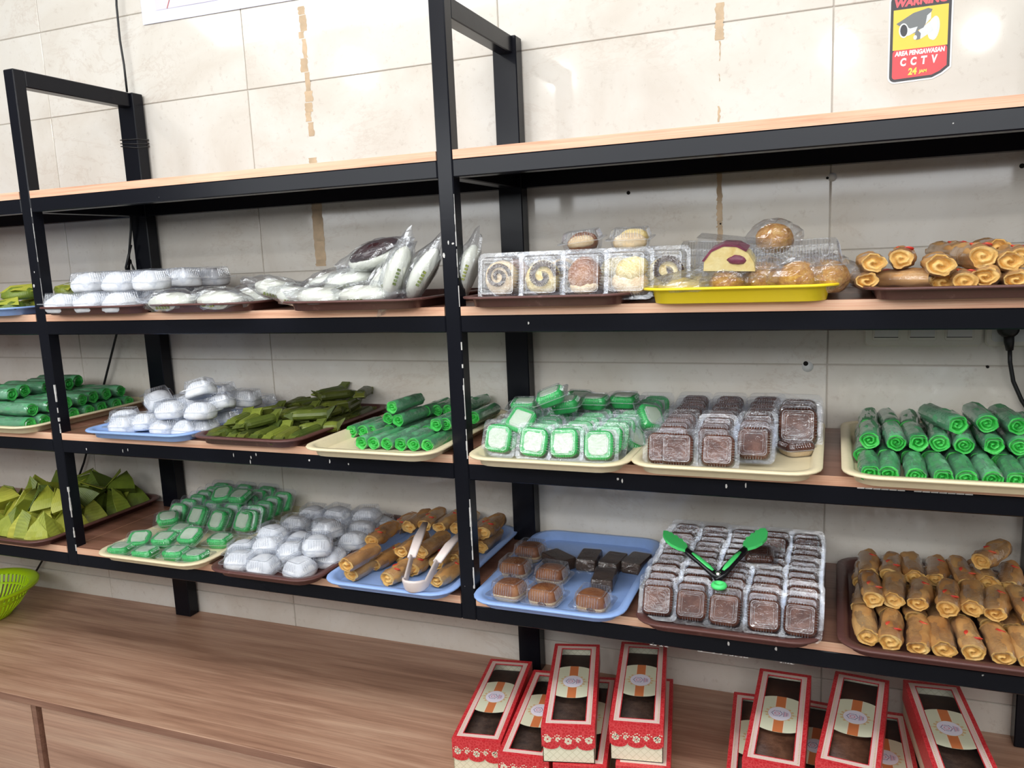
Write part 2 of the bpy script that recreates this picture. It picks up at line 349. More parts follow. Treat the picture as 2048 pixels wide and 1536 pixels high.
# warning sticker
sx, sz, sw, sh = 2.0535, 2.078, .118, .176
sg = thing('warning_sticker', 'black yellow and red CCTV warning sticker on the wall tiles', 'sign', (sx, YW-.0008, sz))
def rr2(x0, x1, z0, z1, r, cut=0):
    pts = []
    for cx, cz, a0 in ((x1-r, z0+r, -PI/2), (x1-r, z1-r, 0), (x0+r, z1-r, PI/2), (x0+r, z0+r, PI)):
        if cut and a0 == -PI/2: pts += [(x1-cut*1.5, z0+.002), (x1-cut*.7, z0+cut*.45), (x1, z0+cut)]; continue
        for k in range(6): a = a0+PI/2*k/5; pts.append((cx+r*math.cos(a), cz+r*math.sin(a)))
    return pts
def flat(poly, y): return MB().add([(a, -y, b) for a, b in poly], [tuple(range(len(poly)))])
def plate(name, poly, y, mat, par): return obj(name, flat(poly, y), mat, par)
bk = MB(); P0 = rr2(0, sw, 0, sh, .014, .022); bk.loft([[(a, -.0002, b) for a, b in P0], [(a, .0006, b) for a, b in P0]], 0, False); obj('backing', bk, 'sign_white', sg)
plate('black_border', rr2(.0032, sw-.0032, .0032, sh-.0032, .011, .021), .0004, 'sign_black', sg)
plate('yellow_panel', [(.0085, .066), (sw-.0085, .066), (sw-.0085, .145), (.0085, .145)], .0006, 'sign_yellow', sg)
plate('red_panel', rr2(.0085, sw-.0085, .0085, .066, .006, .018)[:], .0006, 'sign_red', sg)
plate('black_band', [(.0085, .145), (sw-.0085, .145), (sw-.0085, .163), (.0085, .163)], .0005, 'sign_black', sg)
def text(s, x, z, w, h, mat, par, name, y=.0009, bold=.0, shear=0):
    c = bpy.data.curves.new(name, 'FONT'); c.body = s; c.size = 1; c.offset = bold; c.shear = shear; c.resolution_u = 3
    o = bpy.data.objects.new(name, c); COL.objects.link(o); bpy.context.view_layer.update()
    dg = bpy.context.evaluated_depsgraph_get(); me = bpy.data.meshes.new_from_object(o.evaluated_get(dg)); bpy.data.objects.remove(o)
    xs = [v.co.x for v in me.vertices]; ys = [v.co.y for v in me.vertices]; x0, y0 = min(xs), min(ys); kx, ky = w/(max(xs)-x0), h/(max(ys)-y0)
    for v in me.vertices: v.co = (x+(v.co.x-x0)*kx, -y, z+(v.co.y-y0)*ky)
    me.materials.clear(); me.materials.append(MATS[mat]); return link(name, me, par)
text('WARNING', .010, .1495, .098, .0165, 'sign_textred', sg, 'lettering', .0009, .06, .15)
text('AREA PENGAWASAN', .0125, .0535, .093, .0100, 'sign_white', sg, 'lettering', .0009, .055, .1)
for k, ch in enumerate('CCTV'): text(ch, .0235+k*.0193, .033, .0115, .0165, 'sign_white', sg, 'lettering', .0009, .05, .1)
text('24', .0385, .0145, .0165, .0138, 'sign_textyellow', sg, 'lettering', .0009, .04, .1)
text('JAM', .0585, .0150, .0150, .0080, 'sign_textyellow', sg, 'lettering', .0009, .04, .1)
def ell(cx, cz, rx, rz, a=0, n=20): return [(cx+rx*math.cos(2*PI*k/n)*math.cos(a)-rz*math.sin(2*PI*k/n)*math.sin(a), cz+rx*math.cos(2*PI*k/n)*math.sin(a)+rz*math.sin(2*PI*k/n)*math.cos(a)) for k in range(n)]
S = lambda pts: [((u-330)/900*.101+.0085, .145-(v-258)/590*.079) for u, v in pts]
cp = MB()
for poly, y, mi in ((S(ell(1010, 585, 85, 175, .12)), .0007, 1), (S(ell(975, 590, 72, 155, .12)), .0008, 0), (S([(760, 590), (930, 480), (1000, 620), (790, 720), (740, 690)]), .0009, 1),
                    (S([(380, 460), (660, 330), (900, 285), (970, 310), (890, 470), (830, 560), (740, 590), (720, 620), (600, 640), (500, 480), (430, 495)]), .0010, 2),
                    (S([(560, 520), (610, 550), (735, 535), (700, 610), (600, 650), (520, 660)]), .0011, 1), (S([(885, 390), (950, 345), (950, 440), (860, 520)]), .0011, 1),
                    (S(ell(505, 570, 80, 108, -.1)), .0012, 0), (S(ell(508, 570, 60, 88, -.1)), .0013, 3), (S([(690, 640), (740, 590), (790, 640), (780, 720), (720, 730)]), .0012, 2), (S(ell(700, 690, 30, 34)), .0013, 1)):
    cp.add([(a, -y, b) for a, b in poly], [tuple(range(len(poly)))], mi)
obj('camera_picture', cp, ['sign_white', 'sign_light', 'sign_grey', 'sign_lens'], sg)

# banner
bn = thing('wall_banner', 'pale lavender vinyl banner with a thin red line at the top left', 'banner', (.073, YW-.004, 2.466))
v = MB(); nx = 24
v.loft([[(x, -.0005*math.sin(x*22)-.0008, z) for x in [1.45*k/nx for k in range(nx+1)]] for z in (0, .02, .1, .33)], 0, True, None, False, False, False)
vv = [(x, y, z-.022*(x/1.45)) for x, y, z in v.v]; v.v = vv; obj('banner_sheet', v, 'banner_white', bn)
obj('blush_panel', flat([(.055, .032), (1.3, .012), (1.3, .3), (.055, .3)], .0022), 'banner_blush', bn)
b = MB().add([(.095, -.003, .032), (.097, -.003, .031), (.118, -.003, .069), (.3, -.003, .3), (.297, -.003, .3), (.115, -.003, .070)], [(0, 1, 2, 5), (5, 2, 3, 4)]); obj('red_line', b, 'banner_red', bn)

# switch plate, socket plate, plug and its lead
sp = thing('switch_plate', 'cream triple light switch plate on the tiles below the pastry shelf', 'switch', (2.0215, YW, 1.527))
m = MB(); P = rr2(0, .229, 0, .088, .012); Pi = rr2(.003, .226, .003, .085, .010)
m.loft([[(a, .001, b) for a, b in P], [(a, -.006, b) for a, b in P], [(a, -.009, b) for a, b in Pi]], 0, False); obj('plate', m, 'white_plastic', sp)
for k in range(3):
    x0 = .016+k*.0705
    m = MB(); A = rr2(x0, x0+.056, .012, .078, .007); B = rr2(x0+.001, x0+.055, .013, .077, .006); m.loft([[(a, -.0088, b) for a, b in A], [(a, -.0112, b) for a, b in B]], 0, False); f = obj('rocker_frame', m, 'white_plastic', sp)
    m = MB(); m.loft([[(x0+.005, -.011, .0215), (x0+.051, -.011, .0215), (x0+.051, -.011, .07), (x0+.005, -.011, .07)], [(x0+.005, -.0165, .022), (x0+.051, -.0165, .022), (x0+.051, -.012, .07), (x0+.005, -.012, .07)]], 0, False); obj('rocker', m, 'rocker_white', f)
    obj('rocker_gap', MB().box(x0+.004, x0+.052, -.0114, -.011, .0200, .0216), 'dark_hole', f)
so = thing('socket_plate', 'cream wall socket plate with a black plug in it at the right edge', 'socket', (2.2545, YW, 1.527))
m = MB(); P = rr2(0, .088, 0, .088, .012); Pi = rr2(.003, .085, .003, .085, .010)
m.loft([[(a, .001, b) for a, b in P], [(a, -.006, b) for a, b in P], [(a, -.009, b) for a, b in Pi]], 0, False); obj('plate', m, 'white_plastic', so)
m = MB(); A = rr2(.012, .076, .011, .077, .007); m.loft([[(a, -.0085, b) for a, b in A], [(a, -.0110, b) for a, b in A]], 0, False); obj('socket_insert', m, 'rocker_white', so)
pg = thing('power_plug', 'round black power plug with its lead curving down behind the right tray', 'plug', (2.294, YW-.011, 1.567))
m = MB(); m.loft([[(r*math.cos(2*PI*k/20), y, r*math.sin(2*PI*k/20)) for k in range(20)] for r, y in ((.020, 0), (.0205, -.012), (.018, -.024), (.010, -.028))], 0, True); obj('plug_body', m, 'black_rubber', pg)
m = MB(); m.tube([(0, -.016, -.010), (.001, -.017, -.028), (.003, -.016, -.045)], [.010, .0095, .007], 10); obj('strain_relief', m, 'black_rubber', pg)
m = MB(); m.tube([(.003, -.016, -.040), (.005, -.015, -.07), (.013, -.013, -.11), (.030, -.012, -.150), (.055, -.010, -.19), (.085, -.010, -.225), (.11, -.010, -.24)], .0042, 8); obj('lead', m, 'black_rubber', pg)

# hanging black cable at the left
m = MB(); m.tube([(a, .392, b) for a, b in ((0.006, 2.581), (-0.001, 2.527), (-0.003, 2.431), (0.002, 2.360), (0.002, 2.284))], .0032, 7)
cb = thing('cable', 'thin black cable hanging down past the left rear post to the worktop', 'cable'); obj('upper_run', m, 'black_rubber', cb)
m = MB(); m.tube([(a, y, b) for (a, b), y in (((0.009, 1.977), .355), ((-0.006, 1.882), .355), ((-0.030, 1.809), .36), ((-0.052, 1.734), .37), ((-0.119, 1.611), .38), ((-0.200, 1.467), .39), ((-0.263, 1.350), .395), ((-0.377, 1.133), .40), ((-0.499, 0.939), .40), ((-0.644, 0.757), .40), ((-0.736, 0.656), .402))], .0036, 7)
obj('lower_run', m, 'black_rubber', cb)
m = MB(); m.tube([(a, .352, b) for a, b in ((-0.009, 1.838), (-0.040, 1.772), (-0.039, 1.753), (-0.018, 1.794), (-0.012, 1.771), (0.003, 1.736))], .0036, 7); obj('knot', m, 'black_rubber', cb)
for dz in (0, .010, -.008):
    m = MB(); z = 2.135+dz
    m.tube([(-.019, .366, z), (.046, .366, z-.006+dz*.4), (.046, .410, z), (-.019, .410, z+.004), (-.019, .366, z)], .0017, 6); obj('tie', m, 'black_rubber', cb)

# ------------------------------------------------------------------ display rack
rack = thing('display_rack', 'black painted steel display rack with wood shelf boards against the tiled wall', 'rack')
def bar(name, x0, x1, y0, y1, z0, z1, par=rack): return obj(name, MB().box(x0, x1, y0, y1, z0, z1, 0, .0022), 'black_paint', par)
LV = [S1, S2, S3, S4]; zlow = S4-TB-HR
POSTX = [-BAY, 0, BAY, 2.3586]
for x in POSTX:
    bar('front_post', x, x+WF, 0, DF, zlow, ZT)
    bar('rear_post', x+XB0, x+XB0+WB, D, D+DB, ZC, ZT)
    bar('top_crossbar', x+.0005, x+WF-.0005, DF, D, ZT-HT, ZT)
    for z in LV: bar('side_rail', x+.001, x+WF-.001, DF, D, z-TB-HR, z-TB)
for k in range(len(POSTX)-1):
    x0, x1 = POSTX[k], POSTX[k+1]
    for z in LV:
        bar('front_rail', x0+WF, x1, 0.0004, DF, z-TB-HR, z-TB)
        bar('rear_rail', x0+XB0+WB, x1+XB0, D+.002, D+DB-.002, z-TB-HR, z-TB)
for k in range(len(POSTX)-1):
    for li, z in enumerate(LV):
        x0, x1 = POSTX[k]+WF+.0015, POSTX[k+1]-.0015; xm0, xm1 = POSTX[k]+WF/2+.001, POSTX[k+1]+WF/2-.001
        xb0, xb1 = POSTX[k]+XB0+WB+.001, POSTX[k+1]+XB0-.001
        poly = [(x0, .0005), (x1, .0005), (x1, DF+.001), (xm1, DF+.001), (xm1, D-.001), (xb1, D-.001), (xb1, D+DB), (xb0, D+DB), (xb0, D-.001), (xm0, D-.001), (xm0, DF+.001), (x0, DF+.001)]
        m = MB().prism(poly, z-TB, z, 0, None, 1); obj('shelf_board', m, ['shelf_laminate', 'board_edge'], rack)
# worn paint: bare metal beads along the post edges
def wear(x, y, z0, z1, w, seed, wmin=.3):
    r = random.Random(seed); m = MB(); z = z0
    while z < z1:
        h = r.uniform(.006, .022)
        if r.random() < .80:
            a = w*r.uniform(wmin*.5, 1); m.loft([[(x-a, y-.0004, zz), (x+.0004, y-.0004, zz), (x+.0004, y+a*.8, zz), (x-a*.2, y+a*.2, zz)] for zz in (z, z+h*.5, z+h)], 0, False)
        z += h
    tag(obj('paint_wear', m, 'bare_metal', rack), kind='stuff')
wear(BAY+WF, 0, S3-.015, S3+.235, .0030, 1); wear(BAY+WF, 0, S4, S4+.23, .0034, 2, .5); wear(WF, 0, S3+.0, S3+.17, .0042, 3, .6); wear(WF, 0, S4-.01, S4+.17, .0042, 4, .5)
wear(BAY+WF, 0, S2, S1-.09, .0012, 5); wear(WF, 0, S2, S1-.06, .0010, 6)
m = MB(); r_ = random.Random(9)
for (x, z) in [(a, b) for a, b in ((0.122, 1.300), (0.250, 1.301), (0.268, 1.305), (0.608, 1.309), (0.660, 1.306), (0.657, 1.295), (0.676, 1.314), (0.828, 1.308), (0.884, 1.308), (0.934, 1.305), (1.774, 1.308), (1.810, 1.313), (1.778, 0.989), (1.867, 0.991), (1.217, 1.791), (1.227, 1.788), (1.205, 1.765), (0.017, 1.769), (0.009, 1.734), (1.386, 1.623), (1.572, 1.306), (1.563, 1.309))]:
    h = r_.uniform(.003, .007); w = r_.uniform(.0015, .004); n = 6
    m.add([(x+w*math.cos(2*PI*k/n)*r_.uniform(.6, 1), -.0005, z+h*math.sin(2*PI*k/n)*r_.uniform(.6, 1)) for k in range(n)], [tuple(range(n))])
tag(obj('paint_chips', m, 'bare_metal', rack), kind='stuff')
m = MB()
for (x0, z0, x1) in [(a, b, c) for (a, b), c in (((1.713, 0.965), 1.78), ((1.776, 0.966), 1.815), ((1.874, 0.967), 1.90), ((1.622, 0.962), 1.66))]:
    n = 14
    for k in range(n):
        xa, xb = x0+(x1-x0)*k/n, x0+(x1-x0)*(k+1)/n; h = r_.uniform(.0004, .0022)
        if r_.random() < .75: m.add([(xa, -.0003, zlow-.0003), (xb, -.0003, zlow-.0003), (xb, -.0003, zlow+h), (xa, -.0003, zlow+h*.6)], [(0, 1, 2, 3)])
for a, c in ((1.99, 2.2),):
    for k in range(16):
        if r_.random() < .6: xa = a+(c-a)*k/16; m.add([(xa, -.0003, S3-TB-.0018), (xa+.012, -.0003, S3-TB-.0018), (xa+.012, -.0003, S3-TB+.001), (xa, -.0003, S3-TB)], [(0, 1, 2, 3)])
tag(obj('paint_wear', m, 'bare_metal', rack), kind='stuff')

# ------------------------------------------------------------------ counter: worktop and cabinet units below
wt = thing('worktop', 'long brown wood laminate worktop under the rack', 'worktop', (0, 0, ZC))
obj('top_panel', MB().box(-1.5, 3.2, YC, YW, -.018, 0, 0, .001), 'worktop_laminate', wt)
obj('edge_strip', MB().box(-1.5, 3.2, YC-.0012, YC, -.0185, -.0006), 'strip_edge', wt)
for k, (x0, x1, lab) in enumerate(((-1.2, -.003, 'brown laminate cabinet unit at the bottom left corner'), (.000, 1.2, 'brown laminate cabinet unit right of the dark gap, below the empty worktop'), (1.203, 2.4, 'brown laminate cabinet unit below the red cake boxes'))):
    c = thing('cabinet', lab, 'cabinet', (x0, 0, 0)); w = x1-x0
    m = MB(); m.box(0, .016, YC+.022, .40, -.1, ZC-.0185); m.box(w-.016, w, YC+.004 if k == 0 else YC+.022, .40, -.1, ZC-.0185); m.box(.016, w-.016, .38, .40, -.1, ZC-.0185); m.box(.016, w-.016, YC+.022, .38, -.1, -.08); obj('carcass', m, 'strip_edge', c)
    obj('door', MB().box(.004 if k == 0 else .018, w-.020 if k == 0 else w-.004, YC+.004, YC+.021, -.09, ZC-.024, 0, .0012), 'door_laminate', c)

# green basket at the left
bx, by = -0.393, 0.159
bx -= .250
by += .01
bs = thing('basket', 'lime green slotted plastic basket at the left end of the worktop', 'basket', (bx, by, ZC))
m = MB(); n = 72
def ring(r, z): return [(r*math.cos(2*PI*k/n), r*math.sin(2*PI*k/n), z) for k in range(n)]
m.loft([ring(.140, .094), ring(.146, .100), ring(.166, .106), ring(.172, .103), ring(.170, .095), ring(.160, .096), ring(.142, .090)], 0, True, None, False, False)
obj('rim', m, 'basket_green', bs)
m = MB(); m.loft([ring(.060, .003), ring(.080, 0), ring(.086, .012), ring(.082, .014), ring(.078, .006), ring(.055, .007)], 0, True, None, True, True); m.loft([ring(.129, .062), ring(.133, .062), ring(.135, .067), ring(.131, .067), ring(.129, .062)], 0, True, None, False, False); obj('base', m, 'basket_green', bs)
m = MB()
for k in range(0, 56):
    a0, a1 = 2*PI*k/56, 2*PI*(k+.55)/56; P = [(.083, .010), (.110, .036), (.130, .064), (.142, .096)]
    m.loft([[(r*math.cos(a), r*math.sin(a), z) for r, a in ((rr, a0), (rr, a1), (rr+.003, a1), (rr+.003, a0))] for rr, z in P], 0, False)
obj('slotted_side', m, 'basket_green', bs)

# ------------------------------------------------------------------ trays
def tray_mesh(name, w, d, h, r, mat):
    rim = .016
    rings = [rrect(w-2*rim-.016, d-2*rim-.016, r-.012, .0), rrect(w-2*rim-.010, d-2*rim-.010, r-.010, .001), rrect(w-2*rim, d-2*rim, r-.004, h-.004), rrect(w, d, r+.006, h-.0045), rrect(w+.002, d+.002, r+.006, h-.002), rrect(w, d, r+.006, h),
             rrect(w-2*rim, d-2*rim, r-.004, h), rrect(w-2*rim-.012, d-2*rim-.012, r-.010, .0042), rrect(w-2*rim-.018, d-2*rim-.018, r-.012, .0036)]
    m = MB(); n = len(rings[0]); v = [p for q in rings for p in q]; k = len(rings)
    m.loft(rings, 0, True); return m.mesh(name, mat)
TR = {}
def tray(mat, x, y, z, label, w=.345, d=.462, h=.022, r=.05, rz=0, tilt=0, group=None):
    key = (mat, w, d, h)
    if key not in TR: TR[key] = tray_mesh('tray', w, d, h, r, mat)
    o = link('tray', TR[key], None, (x, y, z), (tilt, 0, rz)); return tag(o, label, 'tray', group)
yT = .176
tray('tray_cream', -.202, .178, S3, 'cream tray of green rolls at the left end of the middle shelf')
tray('tray_blue', .325, .178, S3, 'pale blue tray piled with white cakes in clear packs, middle shelf', .350, .455)
tray('tray_brown', .664, .188, S3, 'brown tray of dark banana leaf rolls on the middle shelf', .315, .468)
tray('tray_cream', 1.030, .150, S3, 'cream tray with green rolls and an empty front left corner, left of the middle post', .330, .492)
tray('tray_cream', 1.432, .150, S3, 'cream tray of green and white cake packs right of the middle post', .336, .492)
tray('tray_cream', 1.772, .158, S3, 'cream tray of brown pudding packs with an empty front right corner', .345, .475)
tray('tray_cream', 2.152, .163, S3, 'cream tray stacked with green rolls at the right end of the middle shelf', .350, .475)
tray('tray_brown', -.212, .178, S4, 'brown tray heaped with banana leaf pyramids at the left end of the lowest shelf')
tray('tray_cream', .342, .176, S4, 'cream tray of green and white cake packs at the left of the lowest shelf', .350, .492)
tray('tray_brown', .700, .170, S4, 'brown tray of white cakes in clear packs on the lowest shelf', .315, .490)
tray('tray_blue', 1.030, .175, S4, 'blue tray of fried rolls with white tongs, left of the middle post', .330, .470)
tray('tray_blue', 1.410, .172, S4, 'blue tray of small breads and dark cake bars right of the middle post', .335, .470)
tray('tray_brown', 1.775, .168, S4, 'brown tray packed with rows of pudding packs under the green tongs', .352, .466)
tray('tray_brown', 2.150, .172, S4, 'brown tray filled with fried rolls at the right end of the lowest shelf', .350, .466)
tray('tray_blue', -.20, .17, S2, 'blue tray of leaf parcels at the left edge of the pastry shelf')
tray('tray_brown', .235, .17, S2, 'brown tray of white balls in clear packs just right of the left post, pastry shelf', .350)
tray('tray_brown', .570, .18, S2, 'brown tray of flat white buns second from the left post, pastry shelf', .310)
tray('tray_brown', .990, .165, S2, 'brown tray heaped with bagged white buns left of the middle post, pastry shelf', .350)
tray('tray_brown', 1.425, .175, S2, 'worn brown tray of swirl pastries in clear packs right of the middle post', .350)
tray('tray_yellow', 1.795, .178, S2, 'bright yellow tray of crumbed pastries on the pastry shelf', .345, .462, .030)
tray('tray_brown', 2.195, .172, S2, 'brown tray of wrapped fried rolls at the right end of the pastry shelf', .380)

# ------------------------------------------------------------------ products: prototypes
def shell(w, hb, hl, par, mat='clamshell', nr=12, d=None, imprint=True):
    """clear clamshell: ribbed base under a flange, ribbed lid with stepped square top"""
    d = d or w; t = .0012; ws, ds = w-.016, d-.016
    m = MB(); m.loft([rrect(ws-.014, ds-.014, .008, .0006, 3), rrect(ws-.012, ds-.012, .010, 0, 3), rrect(ws-.004, ds-.004, .011, hb*.5, 3, .0012, nr), rrect(ws, ds, .011, hb-.001, 3, .0, nr)][0:2], 0, True, None, True, False)
    m.loft([rrect(ws-.012, ds-.012, .010, .0, 3, .0012, nr), rrect(ws-.002, ds-.002, .011, hb-.002, 3, .0012, nr), rrect(ws, ds, .011, hb, 3, 0, nr), rrect(w, d, .012, hb, 3, 0, nr), rrect(w, d, .012, hb+.0012, 3, 0, nr)], 0, False, None, False, False)
    obj('container', m, mat, par)
    m = MB(); m.loft([rrect(w, d, .012, hb+.0016, 3, 0, nr), rrect(ws+.001, ds+.001, .011, hb+.0018, 3, 0, nr), rrect(ws-.001, ds-.001, .011, hb+.003, 3, .0014, nr), rrect(ws-.010, ds-.010, .010, hb+hl-.002, 3, .0014, nr), rrect(ws-.013, ds-.013, .009, hb+hl, 3, 0, nr)], 0, False, None, False, False)
    z = hb+hl; rr = [rrect(ws-.013, ds-.013, .009, z, 3)]
    if imprint: rr += [rrect(ws-.019, ds-.019, .007, z, 3), rrect(ws-.020, ds-.020, .007, z-.0016, 3), rrect(ws-.027, ds-.027, .004, z-.0016, 3), rrect(ws-.028, ds-.028, .004, z-.0002, 3)]
    m.loft(rr, 0, False, None, False, True)
    nr_ = max(7, int((ws-.03)/.0052)); k0, k1 = (hb+.005), (hb+hl-.003)
    for a in range(4):
        c_, s_ = round(math.cos(a*PI/2)), round(math.sin(a*PI/2)); hw = (ws if a % 2 == 0 else ds)/2; hd = (ds if a % 2 == 0 else ws)/2
        for q in range(nr_):
            x = -hw+.014+(2*hw-.028)*(q+.5)/nr_; w_ = .0010
            P = [(x-w_, -hd+.0006, k0), (x+w_, -hd+.0006, k0), (x+w_, -hd+.0056, k1), (x-w_, -hd+.0056, k1), (x, -hd-.0010, k0), (x, -hd+.0040, k1)]
            m.add([(X*c_-Y*s_, X*s_+Y*c_, Z) for X, Y, Z in P], [(0, 4, 5, 3), (4, 1, 2, 5)], 1)
    def frame_(a0, a1, zz):
        A, B = rrect(ws-a0, ds-a0, .006, zz, 3), rrect(ws-a1, ds-a1, .005, zz, 3); m.loft([A, B], 1, False, None, False, False)
    frame_(.0125, .0155, z+.0003); frame_(.0185, .0200, z+.0003)  # pale frames stand in for highlights on the lid ridges
    if imprint: frame_(.0265, .0280, z+.0003)
    m.loft([rrect(w+.0003, d+.0003, .012, hb-.0002, 3), rrect(w+.0003, d+.0003, .012, hb+.0018, 3)], 1, False, None, False, False)  # pale rim line stands in for the flange highlight
    obj('lid', m, [mat, 'rib_highlight_plastic'], par)
def blob(rx, ry, rz, seed, amp=.06, nu=20, nv=12, flat=.25, fr=25):
    """lumpy rounded body resting on z=0 with a flattened underside"""
    rings = []; zmin = -rz*(1-flat)
    for j in range(1, nv):
        a = -PI/2+PI*j/nv; ring_ = []
        for i in range(nu):
            b = 2*PI*i/nu; d = Vector((math.cos(a)*math.cos(b), math.cos(a)*math.sin(b), math.sin(a)))
            k = 1+amp*noise.noise(d*2.2+Vector((seed, seed*.7, 0)))+amp*.35*noise.noise(d*7+Vector((0, seed, 3)))
            ring_.append((rx*d.x*k, ry*d.y*k, max(rz*d.z*k, zmin)-zmin))
        rings.append(ring_)
    return MB().loft(rings, 0, True)
def crumple(rx, ry, rz, seed, amp=.16, nu=18, nv=11, tail=.5, flatz=True, zoff=0):
    """crumpled clear bag around a body, with gathered corners"""
    rings = []
    for j in range(1, nv):
        a = -PI/2+PI*j/nv; q = []
        for i in range(nu):
            b = 2*PI*i/nu; d = Vector((math.cos(a)*math.cos(b), math.cos(a)*math.sin(b), math.sin(a)))
            k = 1+amp*noise.noise(d*3.1+Vector((seed, 5, seed)))+amp*.8*noise.noise(d*9+Vector((seed, 1, 2)))
            e = 1+tail*max(0, abs(math.cos(b))**10)*math.cos(a)**4
            q.append((rx*d.x*k*e, ry*d.y*k*(1-.35*tail*max(0, abs(math.cos(b))**6)), max(rz*d.z*k+zoff, 0)))
        rings.append(q)
    return MB().loft(rings, 0, False)
def roll_mesh(L, rad, seed, mats, sq=.92, bend=.0, swirl=2.2, nu=20, nl=12, lump=.07, gd=.95):
    """pancake roll lying along y, resting on z=0, spiral ends"""
    m = MB(); rings = []; zc = rad*sq
    for j in range(nl+1):
        y = -L/2+L*j/nl; e = 1-.07*(abs(2*j/nl-1)**6); q = []
        for i in range(nu):
            b = 2*PI*i/nu
            k = e*(1+lump*noise.noise(Vector((math.cos(b)*1.3+seed, y*28, math.sin(b)*1.3)))+lump*.5*noise.noise(Vector((math.cos(b)*4, y*60+seed, math.sin(b)*4))))
            k += .05*max(0, math.cos(b-1.0-y*3))**12
            q.append((rad*k*math.cos(b)+bend*math.sin(PI*(j/nl)), y, zc+rad*sq*k*math.sin(b)))
        rings.append(q)
    m.loft(rings, 0, True, None, False, False)
    for end, ri in ((-1, 0), (1, nl)):
        base = rings[ri]; cx = sum(p[0] for p in base)/nu; rr = [base]; 
        for s in (.90, .80, .70, .60, .48, .36, .24, .12):
            q = []
            for i in range(nu):
                ph = s*swirl*2-(i/nu); g = .5+.5*math.cos(2*PI*ph); dep = rad*gd*(1-g)**1.6*(1 if s < .85 else .0)-rad*.10*(1-s)
                p = base[i]; q.append((cx+(p[0]-cx)*s, p[1]-end*dep, zc+(p[2]-zc)*s))
            rr.append(q)
        if end < 0: rr = rr
        m.loft(rr if end > 0 else rr, 1, True, None, False, True)
    return m
def film_roll(L, rad, seed, sq=.92, tail=.004):
    m = MB(); nu, nl = 18, 13; rings = []
    for j in range(nl+1):
        t = j/nl; y = -L/2-tail+(L+2*tail)*t; ed = max(0, abs(2*t-1)-.80)/.20; q = []
        for i in range(nu):
            b = 2*PI*i/nu; k = 1.07+.05*noise.noise(Vector((math.cos(b)*3+seed, y*50, math.sin(b)*3)))
            k *= 1-.25*ed
            q.append((rad*k*math.cos(b)*(1+.15*ed), y, max(.0002, rad*sq+rad*sq*k*math.sin(b)*(1-.15*ed))))
        rings.append(q)
    return m.loft(rings, 0, False, None, False, False)
def make_roll(name, cat, L, rad, seed, skin, core, sq=.92, swirl=2.2, film=True, lump=.07, bits=0, bend=0, gd=.95):
    t = thing(name, 'x', cat)
    obj('crepe', roll_mesh(L, rad, seed, None, sq, bend, swirl, lump=lump, gd=gd), [skin, core], t)
    r = random.Random(seed)
    if bits:
        for _ in range(bits):
            m = blob(.006, .010, .0022, r.random()*9, .3, 8, 5); a = r.uniform(-.5, .9); y = r.uniform(-L*.35, L*.35)
            obj('chilli_piece', m, 'chilli_red', t, (rad*.97*math.sin(a), y, rad*sq+rad*sq*.97*math.cos(a)-.001), (0, a, r.uniform(0, 3)))
    if film: obj('wrapper', film_roll(L, rad, seed, sq), 'film' if 'pandan' in skin else 'film_thin', t)
    return t
def make_green_pack(v=0):
    t = thing('cake_pack', 'x', 'cake pack'); shell(.078, .016, .014, t)
    m = MB(); m.loft([rrect(.046, .046, .012, .001, 4), rrect(.050, .050, .014, .003, 4), rrect(.058, .058, .016, .020, 4), rrect(.057, .057, .016, .0245, 4), rrect(.050, .050, .012, .0265, 4)], 0, True); c = obj('jelly_cake', m, 'jelly_green', t)
    r = random.Random(v); q = rrect(.038, .038, .009, 0, 4); q = [(x*(1+.10*r.uniform(-1, 1)), y*(1+.10*r.uniform(-1, 1))) for x, y, z in q]
    m = MB(); m.loft([[(x*1.06, y*1.06, .0262) for x, y in q], [(x, y, .0278) for x, y in q]], 0, False); obj('white_top', m, 'jelly_white', c); return t
def make_pudding_pack(v=0):
    t = thing('pudding_pack', 'x', 'pudding pack'); shell(.078, .016, .013, t)
    m = MB(); m.loft([rrect(.046, .046, .012, .001, 4), rrect(.052, .052, .014, .004, 4), rrect(.057, .057, .014, .012, 4)], 0, True, None, True, False); m.loft([rrect(.057, .057, .014, .012, 4), rrect(.060, .060, .014, .018, 4), rrect(.057, .057, .014, .024, 4), rrect(.044, .044, .008, .0262, 4), rrect(.034, .034, .005, .0266, 4)], 1, True, None, False, True)
    obj('pudding', m, ['pudding_cream', 'pudding_brown'], t); return t
def make_mochi_pack(v=0, s=1):
    t = thing('cake_pack', 'x', 'cake pack'); shell(.086, .020, .026, t, nr=14)
    m = blob(.0365, .0355, .031, v*3.1, .10, 22, 12, .6)
    m.v = [(x*1.06*(1+.10*min(1, abs(y)/.03)), y*1.06*(1+.10*min(1, abs(x)/.03)), min(z, .0435+.1*(z-.0435)) if z > .0435 else z) for x, y, z in m.v]
    obj('white_cake', m, 'mochi_white', t, (0, 0, .001)); return t
GP = [make_green_pack(i) for i in range(3)]; PP = [make_pudding_pack()]; MP = [make_mochi_pack(i) for i in range(3)]
GR = [make_roll('pancake_roll', 'pancake roll', .118, .0165, 11+i, 'pandan_crepe', 'pandan_core', .88, 1.1+.2*i, True, .20) for i in range(3)]
LR = [make_roll('fried_roll', 'fried roll', .112, .0200, 31+i, 'lumpia_skin', 'lumpia_core', (.84, .92, .80)[i], (.62, .8, .7)[i], True, .30, (0, 2, 1)[i], .003*(i-1), gd=(.55, .4, .7)[i]) for i in range(3)]
pick = lambda l, i: l[i % len(l)]

